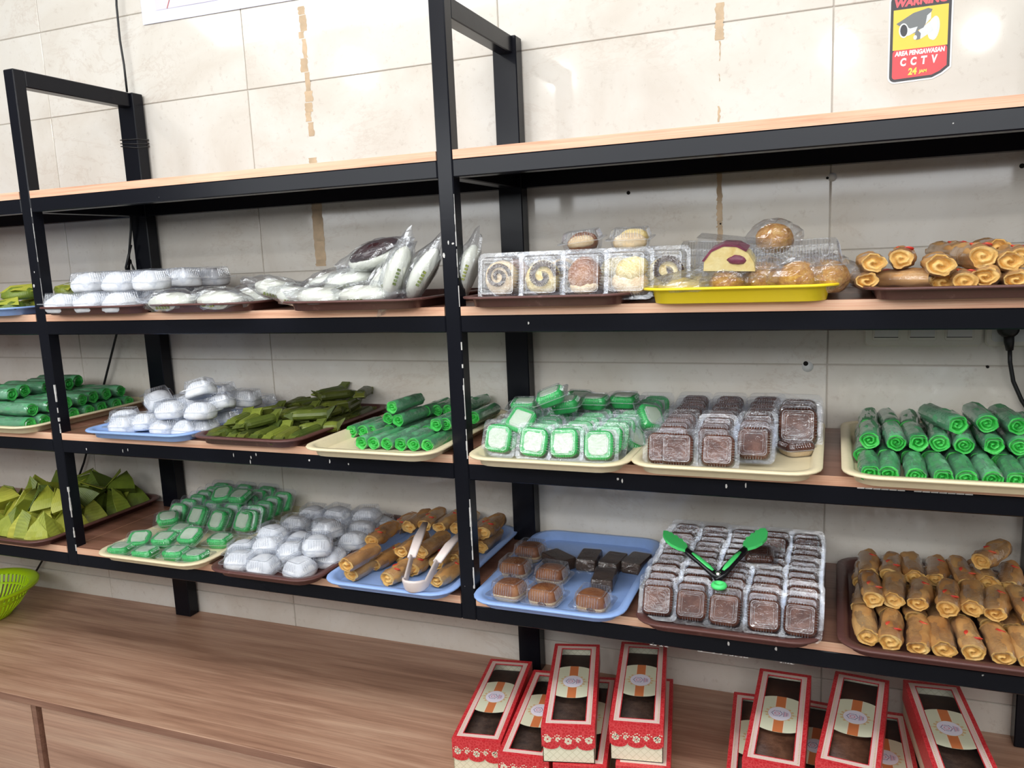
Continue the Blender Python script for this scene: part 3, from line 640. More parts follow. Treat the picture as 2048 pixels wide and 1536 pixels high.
# ------------------------------------------------------------------ lowest shelf, cream tray: green and white cakes
T = .0042
where = 'left cream tray, lowest shelf'
G = 'green and white cake packs, left tray of the lowest shelf'
for k, ((x, y), rz) in enumerate((((0.222, -0.017), .25), ((0.309, -0.020), .15), ((0.392, -0.001), .2), ((0.463, -0.007), .1))):
    put(pick(GP, k), (x, y, S4+T), (0, 0, rz), 'green and white pack flat in front row, %s, %s' % (along(k, 4), where), G)
for k, ((x, y), rz, z, tx) in enumerate((((0.238, 0.033), .5, .012, .35), ((0.320, 0.037), .25, .018, .15), ((0.381, 0.070), .1, .022, .4), ((0.438, 0.110), .2, 0, .05))):
    put(pick(GP, k+1), (x, y, S4+T+z), (tx, 0, rz), 'green and white cake pack, second row, %s, %s' % (along(k, 4), where), G)
for k, ((x, y), rz, z, tx) in enumerate((((0.223, 0.150), .7, .030, .25), ((0.290, 0.125), .2, .01, .1), ((0.294, 0.204), -.15, .035, .95), ((0.382, 0.188), -.2, .034, 1.0), ((0.455, 0.206), -.1, .034, 1.05))):
    put(pick(GP, k), (x, y, S4+T+z), (tx, 0, rz), 'green and white cake pack, tilted third row, %s, %s' % (along(k, 5), where), G)
n = 0
for j in range(6):
    for i in range(4):
        if j == 5 and i == 3: continue
        put(pick(GP, i+j), (.215+i*.083+ju(.004), .215+j*.036+ju(.003), S4+T+.036+.002*j), (1.08+ju(.07), 0, ju(.10)), 'white topped green pack, leaning block, %s, %s, %s' % (rowword(j, 6), along(i, 4), where), G)
for k, ((x, y), z, tx, ty, rz) in enumerate((((0.324, 0.268), .078, .45, -.1, .35), ((0.384, 0.266), .076, .25, 0, .1))):
    put(pick(GP, k), (x, y, S4+z), (tx, ty, rz), 'green and white pack atop the leaning packs, %s one, %s' % (('left', 'right')[k], where), G)

# lowest shelf, brown tray: white cakes
where = 'lowest shelf beside blue tray'; G = 'white cake packs, brown tray of the lowest shelf'
P = [((0.600, -0.005), 0, .3), ((0.678, -0.014), 0, .1), ((0.777, -0.003), 0, -.2), ((0.809, 0.076), 0, .1),
     ((0.557, 0.059), 0, .2), ((0.646, 0.049), .022, .15), ((0.712, 0.055), .012, .3), ((0.790, 0.053), .036, .5),
     ((0.627, 0.092), .036, -.1), ((0.694, 0.114), .015, .1), ((0.754, 0.154), .040, -.3), ((0.822, 0.166), .010, 0),
     ((0.629, 0.184), .030, .2), ((0.675, 0.230), .012, .1), ((0.810, 0.220), .020, .3), ((0.726, 0.271), 0, .3),
     ((0.626, 0.270), .030, .1), ((0.697, 0.283), .030, -.1), ((0.783, 0.296), .030, .1), ((0.666, 0.308), .0, -.1), ((0.807, 0.321), .0, -.1)]
fr = 0
for k, ((x, y), z, rz) in enumerate(P):
    row = 0 if k < 4 else 1 if k < 8 else 2 if k < 12 else 3 if k < 16 else 4; kk = k-row*4; nn = 4 if row < 4 else 5
    put(pick(MP, k), (x, y, S4+T+z), (ju(.12), ju(.10), rz), 'white powdered cake pack, %s, %s, %s' % (rowword(row, 5), along(kk, nn), where), G)

# lowest shelf, blue tray: fried rolls and white tongs
where = 'blue tray with white tongs'; G = 'fried rolls on the blue tray of the lowest shelf'
P = [((0.928, -0.003), 0, -.12), ((1.028, -0.005), 0, -.15), ((1.139, 0.017), 0, -.10),
     ((0.934, -0.031), .034, -.10), ((0.905, 0.123), .034, -.02), ((0.946, 0.066), 0, -.05), ((0.967, 0.132), 0, -.03), ((1.048, 0.062), 0, .0),
     ((1.013, 0.081), .034, -.05), ((1.062, 0.091), .034, -.08), ((1.085, 0.110), 0, .02), ((1.113, 0.151), 0, 0),
     ((0.941, 0.243), .034, 0), ((0.976, 0.260), .034, .05), ((1.024, 0.257), .036, 0), ((1.066, 0.272), .030, 0), ((0.868, 0.295), 0, 0), ((1.124, 0.224), .030, .05), ((1.145, 0.240), 0, 0), ((1.151, 0.250), .034, 0)]
lab = ['lowest fried roll at the front left corner', 'short single fried roll left of the tongs loop', 'fried roll at the front right corner beside the post', 'upper fried roll at the front left', 'long upper fried roll of the left edge, farther back',
       'fried roll under the left pile', 'fried roll between the left pile and the tongs', 'fried roll behind the tongs loop', 'upper fried roll left of the tongs', 'upper fried roll between the two tongs arms', 'fried roll under the right tongs arm', 'fried roll against the middle post, bottom layer',
       'upper back fried roll, leftmost', 'upper back fried roll, second from left', 'upper back fried roll, third from left', 'upper back fried roll behind the middle post', 'bottom back fried roll at the left', 'upper fried roll hidden behind the post', 'lower fried roll seen right of the post', 'upper fried roll seen right of the post']
for k, ((x, y), z, rz) in enumerate(P):
    if y+.056 > .39: y = .33
    put(pick(LR, k), (x, y+.052, S4+T+z), (0, 0, rz), '%s, %s' % (lab[k], where), G)
def strip(path, w, th, mat, name, par, wdir):
    m = MB(); rings = []; n = len(path)
    for i, (p, ww) in enumerate(zip(path, w)):
        p = Vector(p); d = (Vector(path[min(i+1, n-1)])-Vector(path[max(i-1, 0)])).normalized(); s = Vector(wdir); s = (s-d*s.dot(d)).normalized(); u = d.cross(s)
        rings.append([tuple(p+s*ww*a+u*th*b) for a, b in ((-1, -.6), (-.7, -1), (.7, -1), (1, -.6), (1, .6), (.7, 1), (-.7, 1), (-1, .6))])
    m.loft(rings, 0, True); return obj(name, m, mat, par)
tg = thing('tongs', 'white plastic tongs lying on the fried rolls of the blue tray', 'tongs')
(ax, ay), (bx_, by_), (lx, ly) = (1.039, 0.153), (1.151, 0.120), (1.112, -0.054)
lz = S4+.038
L = []
for k in range(9):
    a = PI+PI*k/8; L.append((lx+.026*math.cos(a), ly+.014+.026*math.sin(a), lz))
la = [(ax, ay, S4+.104), (ax+(L[0][0]-ax)*.35, ay+(L[0][1]-ay)*.35, S4+.092), (ax+(L[0][0]-ax)*.7, ay+(L[0][1]-ay)*.7, S4+.070)]
lb = [(bx_+(L[-1][0]-bx_)*.7, by_+(L[-1][1]-by_)*.7, S4+.070), (bx_+(L[-1][0]-bx_)*.35, by_+(L[-1][1]-by_)*.35, S4+.090), (bx_, by_, S4+.100)]
strip(la, [.007, .0115, .010], .0032, 'tong_white', 'left_arm', tg, (1, 0, 0))
strip([la[-1]]+L+[lb[0]], [.010, .011, .013, .014, .015, .016, .015, .014, .013, .011, .010], .0028, 'tong_white', 'spring_loop', tg, (.01, -.35, 1))
strip(lb, [.010, .0115, .007], .0032, 'tong_white', 'right_arm', tg, (1, 0, 0))

# lowest shelf, second blue tray: breads and dark cake bars
where = 'blue tray right of post'
def make_bread(v=0):
    t = thing('bread_bun', 'x', 'bread'); m = MB(); m.loft([rrect(.056, .056, .016, 0, 4), rrect(.066, .064, .018, .006, 4), rrect(.070, .068, .019, .018, 4), rrect(.068, .066, .020, .030, 4), rrect(.058, .056, .020, .038, 4), rrect(.040, .038, .016, .0425, 4), rrect(.018, .018, .008, .044, 4)], 0, True); m.v = [(x*(1+.05*noise.noise(Vector((x*40+v, y*40, z*40)))), y*(1+.05*noise.noise(Vector((y*40+v, x*40, z*40)))), z*(1+.05*noise.noise(Vector((x*30, y*30, v))))) for x, y, z in m.v]; 
    for i, f in enumerate(m.f): m.m[i] = 0 if sum(m.v[q][2] for q in f)/len(f) > .020 else 1
    b = obj('bun', m, ['bread_brown', 'bread_pale'], t)
    if v % 2: obj('filling', blob(.012, .006, .007, v, .2, 10, 6), 'chocolate', b, (.006, -.031, .008))
    shell(.092, .016, .030, t, 'clamshell_wide', 12, imprint=False); return t
BP = [make_bread(i) for i in range(2)]
lab = ['small brown bread in a clear pack, back left', 'small bread with dark filling, second in left column', 'small golden bread at the front left corner', 'small brown bread in the middle of the tray, behind another', 'small shiny bread at the front, second from the left', 'small bread with blueberry filling at the front right']
for k, ((x, y), rz) in enumerate((((1.279, 0.237), -.1), ((1.281, 0.129), -.05), ((1.315, 0.012), -.15), ((1.375, 0.115), -.05), ((1.398, 0.006), -.1), ((1.502, 0.007), -.05))):
    put(BP[1] if k in (1, 4, 5) else BP[0], (x, y, S4+T), (ju(.03), ju(.03), rz), '%s, %s' % (lab[k], where), 'small breads on the blue tray', .94)
def make_bar():
    t = thing('cake_bar', 'x', 'cake bar'); m = MB(); rr = []
    for z, s in ((0, .94), (.003, 1), (.022, 1), (.026, .95)): rr.append([(x*s*(1+.03*noise.noise(Vector((x*60, y*60, z*60)))), y*s, z) for x, y, _ in rrect(.048, .082, .005, 0, 2)])
    obj('cake', m.loft(rr, 0, False), 'cake_dark', t); m = MB()
    m.loft([[(x*s, y*q, z+.001*noise.noise(Vector((x*90, y*90, z*90)))) for x, y, _ in rrect(.050, .084, .006, 0, 4)] for z, s, q in ((.0005, 1, 1.3), (.010, 1.03, 1.22), (.020, 1.02, 1.08), (.0285, .95, .97))], 0, False, None, False, True); obj('wrapper', m, 'tight_film', t); return t
cbar = make_bar(); lab = ['dark cake bar turned diagonally beside the back bread', 'dark cake bar standing a little higher, second from the left', 'dark cake bar third from the left in the back row', 'dark cake bar at the right end of the back row', 'dark cake bar in front of the back row']
for k, ((x, y), rz) in enumerate((((1.358, 0.218), .95), ((1.432, 0.224), .05), ((1.487, 0.233), -.1), ((1.540, 0.247), -.15), ((1.492, 0.133), .12))):
    put(cbar, (x, y, S4+T+(.006 if k == 1 else 0)), (ju(.03), 0, rz), '%s, %s' % (lab[k], where), 'dark cake bars on the blue tray')

# lowest shelf, brown tray of puddings, five columns leaning back
where = 'tray under green tongs'; G = 'pudding packs in rows on the lowest shelf'
NR = 12
for j in range(NR):
    for i in range(5):
        if i == 3 and j in (8, 9): continue
        x = 1.638+i*.0685+ju(.003); y = .008+j*.0335+ju(.0025)-.004*i*(j < 2)
        put(PP[0], (x, y, S4+T+.034+min(j, 3)*.002+ju(.002)), (1.12+ju(.05)-(.10 if j == 0 else 0), 0, ju(.05)+(.08*(2-i)/4)), 'brown pudding pack leaning back, %s, column %s, %s' % (rowword(j, NR), along(i, 5), where), G)
put(PP[0], (1.819, 0.189, S4+.072), (.15, 0, .1), 'brown pudding pack lying flat under the right tip of the green tongs', G)
gt = thing('tongs', 'black and green kitchen tongs spread open on the pudding packs', 'tongs')
zt_ = S4+.090
(px_, py_), (tlx, tly), (trx, try_), (rx_, ry_) = (1.753, 0.045), (1.658, 0.085), (1.817, 0.139), (1.760, -0.000)
for sgn, (hx, hy), nm in ((-1, (tlx, tly), 'left'), (1, (trx, try_), 'right')):
    d = Vector((hx-px_, hy-py_, .050)); Lh = d.length; u = d.normalized(); s = Vector((u.y, -u.x, 0)); O = Vector((px_, py_, zt_))
    P = lambda t, w=0, z=0: tuple(O+u*t*Lh+s*w+Vector((0, 0, z)))
    strip([P(-.10, .003*sgn), P(.06, .004*sgn), P(.35, 0), P(.62, 0), P(.80, 0)], [.005, .010, .0095, .0085, .006], .0045, 'tong_black', 'arm', gt, tuple(s))
    strip([P(.10, 0.003*sgn, .0045), P(.2, .002*sgn, .0052), P(.45, 0, .0052), P(.58, 0, .0045)], [.003, .0055, .0055, .003], .0022, 'tong_green', 'grip', gt, tuple(s))
    m = MB(); prof = []; nn = 14   # scalloped head
    out = [(.70, .008), (.80, .020), (.92, .026), (1.05, .025), (1.17, .016), (1.24, .002)]
    inn = [(1.20, -.008), (1.15, -.009), (1.13, -.014), (1.06, -.011), (1.03, -.017), (.95, -.013), (.92, -.019), (.84, -.014), (.82, -.016), (.74, -.010)]
    poly = [P(t, w*sgn) for t, w in out+inn]; top = [(p[0], p[1], p[2]+.006) for p in poly]
    m.loft([poly, top], 0, False); 
    if sgn < 0: m.f = [f[::-1] for f in m.f]
    obj('head', m, 'tong_green', gt)
m = MB(); m.tube([(px_, py_-.004, zt_-.004), (px_, py_-.004, zt_+.010)], .0055, 12); obj('rivet', m, 'rivet_metal', gt)
m = MB(); nn = 16
def er(a, b, z): return [(rx_+a*math.cos(2*PI*k/nn), ry_+b*math.sin(2*PI*k/nn), z) for k in range(nn)]
m.loft([er(.013, .013, zt_-.006), er(.016, .016, zt_-.001), er(.013, .013, zt_+.004), er(.007, .007, zt_+.004), er(.006, .006, zt_-.004)], 0, True, None, True, True); obj('hanging_loop', m, 'tong_green', gt)

# lowest shelf, right tray: fried rolls, two rows of layers
where = 'right end of lowest shelf'; G = 'fried rolls at the right end of the lowest shelf'
for j in range(3):
    for i in range(8):
        y = .034+j*.124+ju(.005)+(.0 if i else .02); x = 2.026+i*.0425+ju(.003)
        put(pick(LR, i+j*2), (x, y, S4+T), (0, 0, ju(.10)-.03), 'fried roll, bottom layer, %s, %s, %s' % (rowword(j, 3), along(i, 8), where), G)
for j in range(2):
    for i in range(7):
        y = .140+j*.128+ju(.01); x = 2.038+i*.0435+ju(.004)
        put(pick(LR, i*2+j+1), (x, y, S4+T+.0345), (ju(.05), 0, ju(.16)-.03), 'fried roll, upper layer, %s, %s, %s' % (('front row', 'back row')[j], along(i, 7), where), G)
put(LR[1], (2.27, .30, S4+T+.07), (0, -.0, -.5), 'single fried roll lying askew on top of the pile, back, ' + where, G)

# lowest shelf, left tray: banana leaf pyramids
def make_pyramid(v, mat):
    r = random.Random(v); t = thing('leaf_parcel', 'x', 'leaf parcel'); n = 7; m = MB()
    cor = [(-.040, -.036), (.040, -.038), (.038, .036), (-.038, .038)]; ap = Vector((r.uniform(-.008, .008), r.uniform(-.004, .010), .074))
    rings = []
    for k in range(n):
        tt = k/(n-1); bul = 1+.16*math.sin(PI*tt); q = []
        for c in range(4):
            a, b = Vector((*cor[c], 0)), Vector((*cor[(c+1) % 4], 0))
            for s_ in range(4):
                p = a.lerp(b, s_/4); p = p*bul*(1-tt)+ap*tt; p += Vector((noise.noise(p*45+Vector((v, 0, 0))), noise.noise(p*45+Vector((0, v, 0))), 0))*.003*(1-tt*.6); p.z = max(0, p.z+(.004*math.sin(PI*tt)))
                if tt > .98: p = ap+(p-ap)*.3+Vector((math.cos(c*PI/2), math.sin(c*PI/2), 0))*.001
                q.append(tuple(p))
        rings.append(q)
    m.loft(rings, 0, False); obj('leaf_wrap', m, mat, t)
    sd = r.choice((-1, 1)); m = MB()
    P0 = [(sd*.006, -.020, .060), (sd*.030, -.026, .030), (sd*.046, -.030, .004), (sd*.044, .012, .006), (sd*.028, .012, .040), (sd*.010, .004, .078)]
    P1 = [(x+sd*.0012, y-.0014, z+.001) for x, y, z in P0]; m.loft([P0, P1], 0, False); obj('leaf_flap', m, mat, t)
    return t
PY = [make_pyramid(i, ('leaf_yellow', 'leaf_yellow', 'leaf_mid')[i]) for i in range(3)]
where = 'left of lowest shelf'; G = 'banana leaf pyramids'
k = 0
for j in range(5):
    nn = 5
    for i in range(nn):
        x = -.402+i*.0710+ju(.005)+(.006 if j % 2 else 0); y = .034+j*.078+ju(.006)
        put(PY[(0 if j < 2 else 2) if R.random() < .6 else 1], (x, y, S4+T), (ju(.12), ju(.12), R.choice((0, PI/2, PI))+ju(.5)), 'banana leaf pyramid standing in the %s, %s, %s' % (rowword(j, 5), along(i, 5), where), G)
for j in range(3):
    for i in range(4):
        x = -.350+i*.075+ju(.01); y = .110+j*.095+ju(.01)
        put(PY[(i+j) % 3 if j < 1 else 2], (x, y, S4+T+.052), (ju(.7), ju(.7), ju(3)), 'banana leaf pyramid topping the heap, %s, %s, %s' % (rowword(j, 3), along(i, 4), where), G)

# ------------------------------------------------------------------ middle shelf
# blue tray: white cakes
where = 'pale blue tray, middle shelf'; G = 'white cake packs on the pale blue tray'
P = [((0.225, 0.008), 0, .1), ((0.365, -0.027), 0, -.1), ((0.438, -0.014), 0, 0), ((0.480, 0.047), 0, .2), ((0.466, 0.139), 0, .1),
     ((0.171, 0.092), .004, .4), ((0.278, 0.056), .004, .2), ((0.325, 0.131), .004, 0), ((0.302, 0.272), .004, 0), ((0.428, 0.290), .004, 0),
     ((0.390, 0.014), .046, .15), ((0.484, 0.009), .046, .2), ((0.492, 0.105), .050, .45), ((0.494, 0.198), .046, .2), ((0.415, 0.383), .002, .0),
     ((0.250, 0.140), .050, -.5), ((0.376, 0.115), .046, 0), ((0.457, 0.080), .090, .35), ((0.343, 0.281), .046, .2)]
lab = ['front row, leftmost', 'front row, second from left', 'front row, middle', 'front row, second from right', 'front row, beside the leaf rolls', 'bottom layer, left edge', 'bottom layer, behind the front left', 'bottom layer, middle of the tray', 'bottom layer, deep right', 'bottom layer, back right', 'upper layer, front left', 'upper layer, front middle', 'upper layer, tilted at the right', 'upper layer, back right', 'low at the back right corner', 'tilted at back left before post', 'upper layer, under the topmost', 'topmost of the pile', 'upper layer, back middle']
for k, ((x, y), z, rz) in enumerate(P):
    put(pick(MP, k), (x+(.012 if y < .026 else 0), max(.026, min(y, .36)), S3+T+z), ((-.25 if k in (12, 17) else .2 if k == 15 else 0)+ju(.08), (.5 if k == 15 else -.22 if k in (12, 17) else 0)+ju(.06), rz), 'white powdered cake pack, %s, %s' % (lab[k], where), G, .97)
# brown tray: dark banana leaf rolls
def make_leafroll(v, mat):
    r = random.Random(v+40); t = thing('leaf_roll', 'x', 'leaf roll'); L, rx, rz = .092, .0165, .0130; rings = []; nl, nu = 12, 12
    for j in range(nl+1):
        tt = 2*j/nl-1; e = 1 if abs(tt) < .75 else 1-.25*((abs(tt)-.75)/.25); q = []
        for i in range(nu):
            b = 2*PI*i/nu; k = 1+.10*noise.noise(Vector((math.cos(b)*1.5+v, tt*2, math.sin(b)*1.5)))
            q.append((rx*k*e*math.cos(b), tt*L/2, max(0, rz+rz*k*e*math.sin(b))))
        rings.append(q)
    obj('leaf_wrap', MB().loft(rings, 0, False), mat, t)
    for s in (-1, 1):
        m = MB(); a = s*(L/2-.006); b = s*(L/2+.014); w = .015; tw = r.uniform(-.003, .003); up = r.uniform(.0, .024)
        A = [(-w, a, .003), (w, a, .003), (w*.9, a, .022), (-w*.9, a, .022)]; B = [(-w*1.05+tw, b, .006+up), (w*1.05+tw, b, .010+up), (w*1.0+tw, b, .013+up), (-w*1.0+tw, b, .009+up)]
        C = [((p[0]+q[0])*.5*.85, (p[1]+q[1])*.5, (p[2]+q[2])*.5) for p, q in zip(A, B)]
        m.loft([A, C, B], 0, False); obj('folded_end', m, mat, t)
    return t
LRF = [make_leafroll(i, ('leaf_dark', 'leaf_roll_green', 'leaf_dark')[i]) for i in range(3)]
where = 'brown tray, middle shelf'; G = 'banana leaf rolls'
for j in range(3):
    for i in range(8):
        x = .548+i*.0335+ju(.003); y = .040+j*.130+ju(.008)
        if j == 0 and i > 6: y += .03
        put(LRF[(1 if j == 0 else 0) if (i+j) % 3 else 2], (x, y, S3+T), (ju(.08), 0, ju(.22)-.05), 'dark banana leaf roll, bottom layer, %s, %s, %s' % (rowword(j, 3), along(i, 8), where), G)
for j in range(3):
    for i in range(6):
        x = .580+i*.036+ju(.005); y = .060+j*.115+ju(.012)
        if j == 0 and i > 2: continue
        put(LRF[(i*2+j) % 3 if j else 1], (x, y, S3+T+.024), (ju(.10), 0, ju(.40)-.08), 'dark banana leaf roll, second layer, %s, %s, %s' % (rowword(j, 3), along(i, 6), where), G)
put(LRF[1], (0.750, 0.127, S3+T+.030), (0, 0, -1.15), 'pale green banana leaf roll lying crosswise at front, upper of two, ' + where, G, 1.05)
put(LRF[1], (0.784, 0.113, S3+T+.002), (0, 0, -1.05), 'pale green banana leaf roll lying crosswise at front, lower of two, ' + where, G, 1.05)
for k, (x, y) in enumerate(((.70, .31), (.66, .35), (.76, .36))):
    put(LRF[k], (x, y, S3+T+.048), (0, .1, -.7+.5*k), 'dark banana leaf roll topping the pile, %s, %s' % (('first', 'second', 'third')[k]+' from left', where), G)
# cream tray: green rolls left of the middle post
where = 'cream tray left of middle post'; G = 'green pancake rolls left of the middle post'
fx, fy = (0.977, -0.010); gx, gy = (1.137, -0.002)
for i in range(6):
    x = fx+(gx-fx)*i/5; y = fy+(gy-fy)*i/5
    put(pick(GR, i), (x+.004, y+.059, S3+T), (0, 0, -.03+ju(.03)), 'green pancake roll, front row, %s, %s' % (along(i, 6), where), G)
    put(pick(GR, i+1), (x+.002, y+.185, S3+T), (0, 0, ju(.04)), 'green pancake roll, bottom layer, second row, %s, %s' % (along(i, 6), where), G)
    put(pick(GR, i+2), (x-.004, min(y+.31, .33), S3+T), (0, 0, ju(.04)), 'green pancake roll, bottom layer, back row, %s, %s' % (along(i, 6), where), G)
for k, (x, y) in enumerate(((0.891, 0.092), (0.920, 0.097), (0.939, 0.106))):
    put(pick(GR, k), (x, y+.059, S3+T), (0, 0, -.06), 'green pancake roll, left edge group, %s, %s' % (along(k, 3), where), G)
for k, ((x, y), z) in enumerate((((1.008, 0.096), .062), ((1.031, 0.210), .031), ((1.054, 0.227), .031), ((1.131, 0.068), .031), ((1.153, 0.077), .031), ((1.085, 0.231), .031), ((1.106, 0.287), .031), ((1.186, 0.156), .031), ((0.982, 0.116), .031), ((1.019, 0.099), .031))):
    put(pick(GR, k), (x, min(y+.055, .33), S3+T+z), (0, 0, -.05+ju(.05)), ('green pancake roll lying topmost on the pile' if k == 0 else 'green pancake roll, second layer, %s' % ['', 'back left of pair', 'back right of pair', 'front left beside post', 'front right beside post', 'back, behind the post', 'back right of post', 'front right of post', 'under topmost, left', 'under topmost, right'][k])+', '+where, G)
# far left tray: green rolls lying lengthwise
where = 'left end of middle shelf'; G = 'green pancake rolls at the left end'
for j in range(8):
    for i in range(2):
        put(pick(GR, i+j), (-.292+i*.150+ju(.004), -.008+j*.048+ju(.003), S3+T), (0, 0, PI/2+.03+ju(.04)), 'green pancake roll lying lengthwise, bottom layer, %s, %s, %s' % (rowword(j, 8), ('left', 'right')[i], where), G, 1.22)
for j in range(7):
    for i in range(2):
        put(pick(GR, i+j+1), (-.300+i*.148+ju(.006), .014+j*.050+ju(.004), S3+T+.035), (0, 0, PI/2+.05+ju(.05)), 'green pancake roll lying lengthwise, second layer, %s, %s, %s' % (rowword(j, 7), ('left', 'right')[i], where), G, 1.22)
for j in range(5):
    put(pick(GR, j), (-.275+ju(.02), .04+j*.060, S3+T+.070), (0, 0, PI/2+.08+ju(.05)), 'green pancake roll lying lengthwise, top layer, %s, %s' % (rowword(j, 5), where), G, 1.22)
# green and white packs right of the middle post
where = 'cream tray right of middle post'; G = 'green and white cake packs, middle shelf'
P = [((1.315, -0.005), -.06), ((1.398, -0.021), 0), ((1.461, -0.017), .02), ((1.534, -0.023), .03)]
for i, ((x, y), rz) in enumerate(P):
    put(pick(GP, i), (x, y+.012, S3+T+.033), (1.22, ju(.06), rz), 'white topped green pack, front facing row, %s, %s' % (along(i, 4), where), G)
for j in range(9):
    for i in range(4):
        if j > 6 and i < 1: continue
        x = 1.325+i*.074+ju(.004)+.004*j*(i > 1); y = .020+j*.036+ju(.003)
        put(pick(GP, i+j), (x, y, S3+T+.033+.0015*j), (1.12+ju(.07), 0, ju(.09)), 'green white pack, leaning block, %s, %s, %s' % (rowword(j, 9), along(i, 4), where), G)
put(GP[1], (1.547, 0.089, S3+T+.036), (1.15, 0, .05), 'green white pack facing front, set back at the right, ' + where, G)
put(GP[0], (1.564, 0.080, S3+T+.024), (.9, .5, .9), 'green white pack tipped sideways at the right edge, ' + where, G)
for k, ((x, y), z, rt) in enumerate((((1.418, 0.044), .112, (.15, -.35, .2)), ((1.341, 0.078), .082, (.1, 0, .2)), ((1.431, 0.091), .086, (.12, -.12, .1)), ((1.477, 0.150), .082, (.05, 0, 0)), ((1.537, 0.177), .082, (.05, 0, -.05)), ((1.357, 0.022), .066, (.75, .25, -.2)), ((1.593, 0.132), .060, (.9, .25, .9)), ((1.432, 0.188), .078, (.3, .1, .5)))):
    put(pick(GP, k), (x, min(y, .36), S3+z), rt, 'green white pack atop block, %s, %s' % (['topmost and tilted', 'leftmost', 'below the topmost', 'third from left, flat', 'flat at the right', 'slanting down at left', 'leaning outward at right', 'behind the topmost'][k], where), G)
# pudding packs, middle shelf
where = 'cream tray with empty corner'; G = 'pudding packs, middle shelf'
for i, ((x, y), rz) in enumerate((((1.660, -0.018), .08), ((1.687, -0.021), .05), ((1.763, -0.017), .0))):
    put(PP[0], (x, y+.004, S3+T+.034), (1.20, 0, rz), 'brown pudding pack, square ridged lid, front row, %s, %s' % (along(i, 3), where), G)
put(PP[0], (1.823, 0.055, S3+T+.036), (1.2, 0, -.05), 'glossy brown pudding pack set back right of front three, ' + where, G)
for j in range(9):
    for i in range(3):
        x = 1.668+i*.076+ju(.004); y = .045+j*.037+ju(.003)
        put(PP[0], (x, y, S3+T+.034+.001*j), (1.12+ju(.08), 0, ju(.09)), 'brown pudding pack, leaning block, %s, %s, %s' % (rowword(j, 9), along(i, 3), where), G)
for j, y in enumerate((.18, .225, .28)):
    put(PP[0], (1.893+ju(.003), y, S3+T+.044), (1.22, 0, -.03+ju(.04)), 'large upright brown pudding pack at right side, %s, %s' % (rowword(j, 3), where), G, 1.22)
put(PP[0], (1.893, 0.132, S3+T), (0, 0, .55), 'brown pudding pack lying flat before the upright ones, ' + where, G)
# green rolls at the right end
where = 'right end of middle shelf'; G = 'green pancake rolls at the right end'
for j in range(3):
    for i in range(9):
        y = .020+j*.126+ju(.004); x = 2.020+i*.0372+ju(.0025)
        put(pick(GR, i+j), (x, y, S3+T), (0, 0, ju(.05)-.02), 'green pancake roll, bottom layer, %s, %s, %s' % (rowword(j, 3), along(i, 9), where), G, 1.06)
for j in range(2):
    for i in range(8):
        y = .128+j*.130+ju(.008); x = 2.028+i*.039+ju(.003)
        put(pick(GR, i+j+1), (x, y, S3+T+.032), (0, 0, ju(.08)), 'green pancake roll, second layer, %s, %s, %s' % (('front row', 'back row')[j], along(i, 8), where), G, 1.08)
for k, (x, y, rz) in enumerate(((2.150, .145, .30), (2.215, .165, .06), (2.258, .155, .1))):
    put(pick(GR, k), (x, y, S3+T+.064), (0, 0, rz), 'green pancake roll, top layer, %s, %s' % (along(k, 3), where), G, 1.12)

# ------------------------------------------------------------------ pastry shelf
# leaf parcels
def make_parcel(v):
    t = thing('leaf_parcel', 'x', 'leaf parcel'); obj('leaf_wrap', blob(.050, .036, .022, v*5+2, .25, 12, 7, .4), 'leaf_yellow' if v else 'leaf_mid', t)
    m = MB(); P0 = [(-.05, -.01, .02), (0, -.034, .026), (.055, -.015, .018), (.030, .010, .040), (-.03, .012, .038)]; m.loft([P0, [(x, y-.001, z+.0015) for x, y, z in P0]], 0, False); obj('leaf_flap', m, 'leaf_yellow', t); return t
LP = [make_parcel(0), make_parcel(1)]; where = 'left end of pastry shelf'
for k, (x, y, z, rz) in enumerate(((-.09, -.005, 0, .1), (-.19, -.005, 0, -.2), (-.07, .10, 0, .3), (-.16, .12, 0, .1), (-.07, .22, 0, -.3), (-.17, .25, 0, .4), (-.12, .06, .034, .5), (-.09, .18, .034, -.4), (-.06, .32, .0, .1), (-.18, .34, 0, .2))):
    put(pick(LP, k), (x, y, S2+T+z), (ju(.1), ju(.1), rz), 'flat banana leaf parcel, %s, %s' % (['front row, right', 'front row, left', 'second row, right', 'second row, left', 'third row, right', 'third row, left', 'upper one in front', 'upper one behind', 'back row, right', 'back row, left'][k], where), 'flat leaf parcels')
# white balls in packs
where = 'pastry shelf beside left post'; G = 'white ball packs on the pastry shelf'
for j in range(4):
    for i in range(3):
        put(pick(MP, i+j), (.118+i*.100+ju(.003), -.010+j*.105, S2+T), (ju(.03), ju(.03), ju(.08)), 'white ball pack, bottom layer, %s, %s, %s' % (rowword(j, 4), along(i, 3), where), G, 1.1)
for j in range(3):
    for i in range(3):
        put(pick(MP, i+j+1), (.165+i*.105+ju(.004), .035+j*.11, S2+T+.050), (ju(.05), ju(.05), ju(.15)), 'white ball pack, upper layer, %s, %s, %s' % (rowword(j, 3), along(i, 3), where), G, 1.1)
